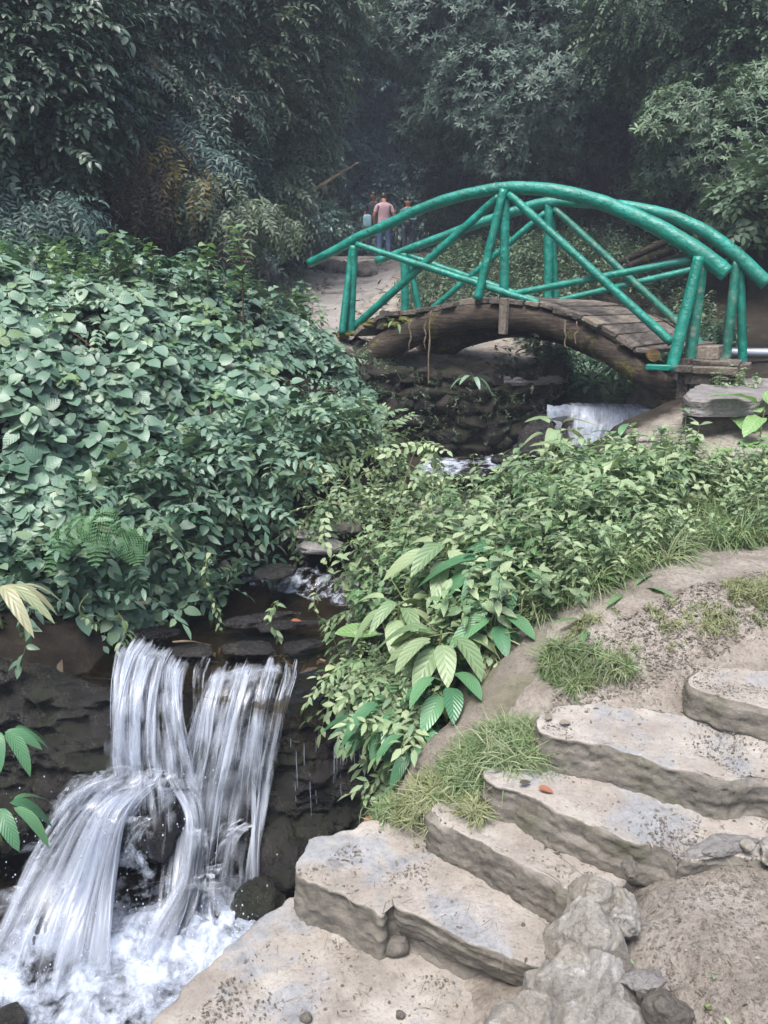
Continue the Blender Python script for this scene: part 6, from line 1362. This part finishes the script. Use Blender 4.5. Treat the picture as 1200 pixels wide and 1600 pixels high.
tree('dense_tree', gb(-1.2, 26), [lob(540, 60, 24, 1.7), lob(600, 20, 25, 1.8), lob(500, 20, 23, 1.6), lob(640, 100, 24, 1.3), lob(520, 120, 23.5, 1.2), lob(580, -60, 25, 2.2)], TSb + TS, 'backleaf_lifted', 12000, (1.0, 1.5), 'dark bluish tree at the back of the gorge above the thicket', group='trees of the gorge', trunk=.2)
tree('dense_shrub', gb(3.6, 19), [lob(720, 330, 18, .8), lob(780, 300, 17.5, .8), lob(690, 270, 18.5, .9), lob(840, 290, 16.8, .6), lob(705, 350, 19, .6)], TW, 'rhodo', 4600, (.7, 1.0), 'dark thicket between the walkers and the top of the bridge', 'shrub', 'shrubs on the gorge sides', trunk=.08)
tree('slope_tree', gb(-3.4, 15.5), [lob(430, 70, 14.5, 1.0), lob(380, 30, 14, 1.1), lob(460, 20, 15, 1.1), lob(410, 140, 14.2, .8), lob(350, 110, 13.5, .6), lob(440, -50, 14.5, 1.4)], TS + TW, 'olive', 4200, (.9, 1.4), 'light green leafy tree on the left cliff near the top', group='trees of the gorge', trunk=.14)
tree('slope_tree', gb(-4.8, 11.8), [lob(250, 40, 12.5, .9), lob(180, 10, 12, 1.0), lob(300, 0, 13, .8), lob(230, -60, 12.5, 1.5)], TS, 'darkleaf', 3000, (.9, 1.4), 'dark bare limbed tree at the top left with a thin leafy crown', group='trees of the gorge', trunk=.16)
tree('slope_tree', gb(-6, 9.5), [lob(40, 90, 9.6, .9), lob(90, 150, 9.6, .8), lob(20, 200, 9.2, .8), lob(100, 60, 10, .8), lob(30, 10, 9.8, 1.1), lob(60, 260, 9.4, .6), lob(-60, 120, 9.2, 1.0)], TSb + TS, 'darkleaf', 4000, (.7, 1.15), 'dark broadleaf tree closing the upper left corner', group='trees of the gorge', trunk=.14)
tree('drooping_shrub', gb(-3.9, 12.8), [lob(230, 190, 11.6, .55), lob(280, 230, 11.4, .5), lob(200, 150, 12, .5), lob(320, 270, 11.3, .45), lob(180, 120, 12, .5)], TSd, 'bluegreen', 1500, (.8, 1.2), 'bluish shrub with drooping sprays above the cave mouth', 'shrub', 'shrubs on the gorge sides', trunk=.06, hang=.7)
tree('drooping_shrub', gb(-3.3, 12.6), [lob(260, 250, 10.7, .35), lob(300, 285, 10.6, .3), lob(240, 230, 10.8, .3)], TSd, 'yellowleaf', 70, (.7, 1.0), 'yellowing long leaved sprays hanging over the cave', 'shrub', 'shrubs on the gorge sides', trunk=.04, hang=.9)
tree('drooping_shrub', gb(-2.9, 12.4), [lob(340, 310, 10.9, .45), lob(390, 350, 11, .45), lob(430, 340, 11.4, .35), lob(300, 310, 10.9, .3)], TSd + TS, 'olive', 1100, (.7, 1.1), 'light green drooping shrub right of the cave mouth', 'shrub', 'shrubs on the gorge sides', trunk=.05, hang=.8)
tree('drooping_shrub', gb(-5.6, 8.9), [lob(40, 300, 9.0, .5), lob(90, 330, 8.8, .35), lob(30, 350, 8.7, .4), lob(-30, 320, 9, .5)], TSd, 'bluegreen', 1300, (.7, 1.0), 'dark bluish drooping shrub left of the cave mouth', 'shrub', 'shrubs on the gorge sides', trunk=.05, hang=.6)
tree('dry_shrub', gb(-4.3, 11.2), [lob(170, 240, 10.6, .5), lob(220, 290, 10.5, .4), lob(130, 200, 10.6, .45), lob(370, 370, 10.8, .3)], TSd, 'brownleaf', 800, (.6, 1.0), 'withered brown growth hanging from the cave roof', 'shrub', 'shrubs on the gorge sides', trunk=.04, hang=1.2)
tree('bright_shrub', gb(-2.4, 16), [lob(465, 240, 15.5, .6), lob(450, 180, 15.8, .7), lob(440, 290, 14.6, .45), lob(480, 130, 16.5, .8)], TSs + TS, 'olive', 2200, (1.0, 1.5), 'yellowish green shrub on the edge of the left cliff', 'shrub', 'shrubs on the gorge sides', trunk=.06, hang=.4)
# overhanging rock that makes the cave
for i, (c, s, lab) in enumerate([((-4.4, 11.6, 5.1), (1.9, 1.5, 1.0), 'dark rock bulging out above the cave mouth'), ((-2.95, 12.6, 4.6), (1.0, 1.2, .9), 'dark rock at the right end of the cave roof'), ((-5.9, 10.0, 4.6), (1.2, 1.3, .9), 'dark rock at the left end of the cave roof')]):
    o = rock('overhanging_rock', c, s, M['cliffrock'], seed=200 + i, sub=6, amp=.3); tag(o, lab, 'rock', 'cave roof rocks')
    me = o.data; V = np.array([v.co[:] for v in me.vertices]) + np.array(o.location); Nv = np.array([v.normal[:] for v in me.vertices]); m = (Nv[:, 2] > -.5) & (Nv[:, 1] < .6); idx = rng.choice(np.where(m)[0], 900)
    P, Nn = V[idx], Nv[idx]; X = norm(Nn * np.array([1, 1, .4]) + rng.normal(size=P.shape) * .4 + np.array([0, -.2, -.5])); o2 = scatter('cave_roof_leaves', TSd + TS, P, frames_x(X), rng.uniform(.7, 1.1, len(P)), M['darkleaf']); tag(o2, kind='stuff')
# bare trunks seen in the dark upper left
for i, (a, b, c, rd, lab) in enumerate([((262, 170, 12.4), (275, 80, 12.4), (300, -30, 12.6), .055, 'thin bare trunk rising in the dark gap at the upper left'), ((200, 80, 12), (215, 20, 12), (240, -30, 12), .05, 'shorter bare trunk left of the thin one'), ((118, 60, 9.5), (122, 20, 9.5), (125, -30, 9.5), .09, 'thick pale trunk at the top left')]):
    root = empty('bare_trunk', tuple(W(*a)), lab, 'tree', 'bare trunks'); tube('trunk', [W(*a), W(*b), W(*c)], [rd, rd * .8], M['bark'], root, sides=8, n=24, noise=.015)
    tube('limb', [W(*b), W(b[0] + 40, b[1] + 30, b[2] - .2), W(b[0] + 90, b[1] + 20, b[2] - .3)], [rd * .4, rd * .1], M['bark'], root, sides=6, n=16, noise=.01)

# ================================================================== LITTER AND CRUMBS ON THE GROUND
fore = [PX(250, 1600, 1.85), PX(455, 1380, 2.35), PX(600, 1290, 2.6), PX(850, 1110, 2.8), PX(1000, 960, 3.1), PX(1220, 900, 3.3), (2.2, 2.4), (1.6, 1.2), (0, 1.3), (-.8, 1.4)]
def crumbs(name, n, s0, s1, mat, dens=None, poly=fore, flat=.6):
    q = sample(poly, n, dens); P = ground_at(q); V0, F0 = ICO[1]; S = s0 * (s1 / s0) ** (rng.random(n) ** 2.2); T_ = Tp()
    ts = []
    for k in range(5): v = V0 * (1 + .5 * rng.normal(size=(len(V0), 1)) * .5) * np.array([1, U(.6, 1), flat]); t = Tp(); t.add(v, F0, np.full((len(v), 2), .5)); ts.append(t.fin())
    o = scatter(name, ts, P, frames_z(rng.normal(size=(n, 3)) * .3 + np.array([0, 0, 1])), S, mat); tag(o, kind='stuff')
crumbs('soil_crumbs', 22000, .001, .006, M['crumb'], dens=lambda x, y: np.clip(.15 + 2.2 * fb2(x, y, 6, 3, 12), .02, 1))
crumbs('gravel', 160, .002, .009, M['greyrock'], dens=lambda x, y: np.clip(.1 + 2 * fb2(x, y, 3, 3, 19), .01, 1))
def litter(name, n, poly, mat, sc, dens=None, tilt_=.35, Ln=.05, Wn=.02):
    q = sample(poly, n, dens); P = ground_at(q) + np.array([0, 0, .003]); ts = [Tp().add(*leaf(Ln * U(.6, 1.3), Wn * U(.5, 1.2), 2, U(.2, .8), U(-.5, .6))).fin() for _ in range(6)]
    o = scatter(name, ts, P, frames_z(rng.normal(size=(n, 3)) * tilt_ + np.array([0, 0, 1])), rng.uniform(*sc, n), mat); tag(o, kind='stuff')
litter('leaf_litter', 1100, fore, M['litter'], (.15, .5), dens=lambda x, y: np.clip(.1 + 2.2 * fb2(x, y, 5, 3, 15), .02, 1))
litter('straw_litter', 1500, fore, M['litter'], (.3, 1.0), Wn=.002, Ln=.06, dens=lambda x, y: np.clip(.2 + 2 * fb2(x, y, 3, 3, 45), .02, 1))
slope_ = [PX(880, 1020, 3.05), PX(1000, 940, 3.1), PX(1220, 890, 3.4), PX(1220, 1000, 3.0), PX(1080, 1090, 2.8), PX(860, 1110, 2.8)]
litter('leaf_litter', 1300, slope_, M['litter'], (.15, .5)); crumbs('soil_crumbs', 7000, .0015, .009, M['crumb'], poly=slope_); 
right_ = [PX(900, 1600, 1.55), PX(960, 1400, 1.9), PX(1080, 1350, 2.05), PX(1250, 1330, 2.1), (1.7, 1.1), (.6, 1.1)]
litter('leaf_litter', 500, right_, M['litter'], (.15, .5)); crumbs('soil_crumbs', 9000, .0012, .008, M['crumb'], poly=right_)
litter('leaf_litter', 1500, [(-.3, 9.1), (-1.4, 9.1), (-1.6, 11), (-1.3, 14), (-1.6, 18), (1.5, 18), (.9, 14), (.4, 11), (2, 10.2), (2, 8.7), (.2, 8.6)], M['litter'], (1.2, 2.6))
litter('stream_litter', 160, [PX(250, 1010, 4.4), PX(600, 1060, 4.2), PX(600, 1000, 4.5), PX(420, 990, 4.6), PX(250, 985, 4.7)], M['litter'], (.6, 1.6))
def leafthing(px, py, z, l, Wd, mat, lab, yaw=0, Y=None, roll=.3, group='single fallen leaves'):
    p = WZ(px, py, z) if Y is None else W(px, py, Y); p[2] = float(surf(p[0:1], p[1:2])[0]) + .006 if Y is None else p[2]
    V, F, Uu = leaf(l, Wd, 6, .35, .15); V = V @ (rot('Z', yaw) @ rot('X', roll)).T + p + np.array([0, 0, .01]); o = npmesh('fallen_leaf', V, F, mat, uv=Uu, attrs={'rnd': np.full(len(V), .5)}); tag(o, lab, 'leaf', group)
leafthing(838, 1288, Z2, .055, .026, M['orangeleaf'], 'orange leaf lying on the second step near the riser', -.5)
leafthing(808, 1282, Z2, .05, .02, M['brownleaf'], 'brown leaf lying just left of the orange leaf', .3)
leafthing(568, 1285, .3, .07, .03, M['orangeleaf'], 'orange leaf at the foot of the cheek wall', .2, Y=2.68)
leafthing(637, 1105, 0, .07, .03, M['orangeleaf'], 'pale orange leaf caught on the hanging bank plants', .1, Y=3.35)
leafthing(785, 1035, 0, .10, .045, M['brownleaf'], 'curled brown leaf on top of the cheek wall', .9, Y=3.2, roll=.9)
leafthing(775, 1050, 0, .09, .035, M['brownleaf'], 'second curled brown leaf just below the first on the cheek wall', .2, Y=3.15, roll=.6)
leafthing(632, 1195, 0, .08, .025, M['brownleaf'], 'narrow brown leaf hanging at the edge of the cheek wall', -1.3, Y=3.0)
leafthing(850, 1185, Z3, .06, .03, M['litter'], 'grey withered leaf at the foot of the green tussock', 1.1)
leafthing(870, 1190, Z3, .05, .022, M['litter'], 'small withered leaf right of the grey one', .2)
leafthing(95, 1035, 0, .13, .05, M['brownleaf'], 'brown leaf stuck on the dark rock left of the fall', -1.2, Y=4.05, roll=.8)
leafthing(455, 972, 0, .07, .03, M['orangeleaf'], 'reddish leaf beside the low ledge above the fall', .2, Y=4.7)
leafthing(215, 945, 0, .06, .03, M['orangeleaf'], 'small orange leaf under the creepers above the fall', .2, Y=4.5)
leafthing(150, 825, 0, .14, .04, M['brownleaf'], 'long tan dead leaf resting on the creepers by the fern', -.5, Y=4.45)
leafthing(120, 575, 0, .2, .05, M['brownleaf'], 'tan dead leaf lying on top of the creepers', .1, Y=5.8)
for i, (a, b, Y1, Y2, lab) in enumerate([((270, 1003), (330, 1008), 4.45, 4.4, 'pale twig lying in the shallow water above the lip'), ((500, 1030), (585, 1068), 4.3, 4.1, 'bare twig lying by the flat stone on the lip'), ((75, 797), (160, 805), 4.9, 4.85, 'dry stick lying across the creepers'),
        ((520, 1075), (600, 1065), 4.05, 4.0, 'brown twig caught under the bank plants')]):
    tag(tube('twig', [W(*a, Y1), (W(*a, Y1) + W(*b, Y2)) / 2 + np.array([0, 0, .015]), W(*b, Y2)], [.006, .003], M['palebark'], sides=6, n=16, noise=.004, seed=i), lab, 'twig', 'loose twigs')

# ================================================================== HAZE
def hazebox():
    bm = bmesh.new(); bmesh.ops.create_cube(bm, size=1); me = bpy.data.meshes.new('haze'); bm.to_mesh(me); bm.free()
    o = bpy.data.objects.new('haze', me); scene.collection.objects.link(o); o.scale = (66, 70, 22.6); o.location = (0, 15, 8.2)
    m = bpy.data.materials.new('haze'); m.use_nodes = True; t = m.node_tree; t.nodes.clear(); v = t.nodes.new('ShaderNodeVolumePrincipled'); out = t.nodes.new('ShaderNodeOutputMaterial')
    v.inputs['Color'].default_value = (.72, .82, 1.0, 1); v.inputs['Density'].default_value = .0032; t.links.new(v.outputs[0], out.inputs['Volume']); me.materials.append(m); tag(o, kind='stuff')
hazebox()
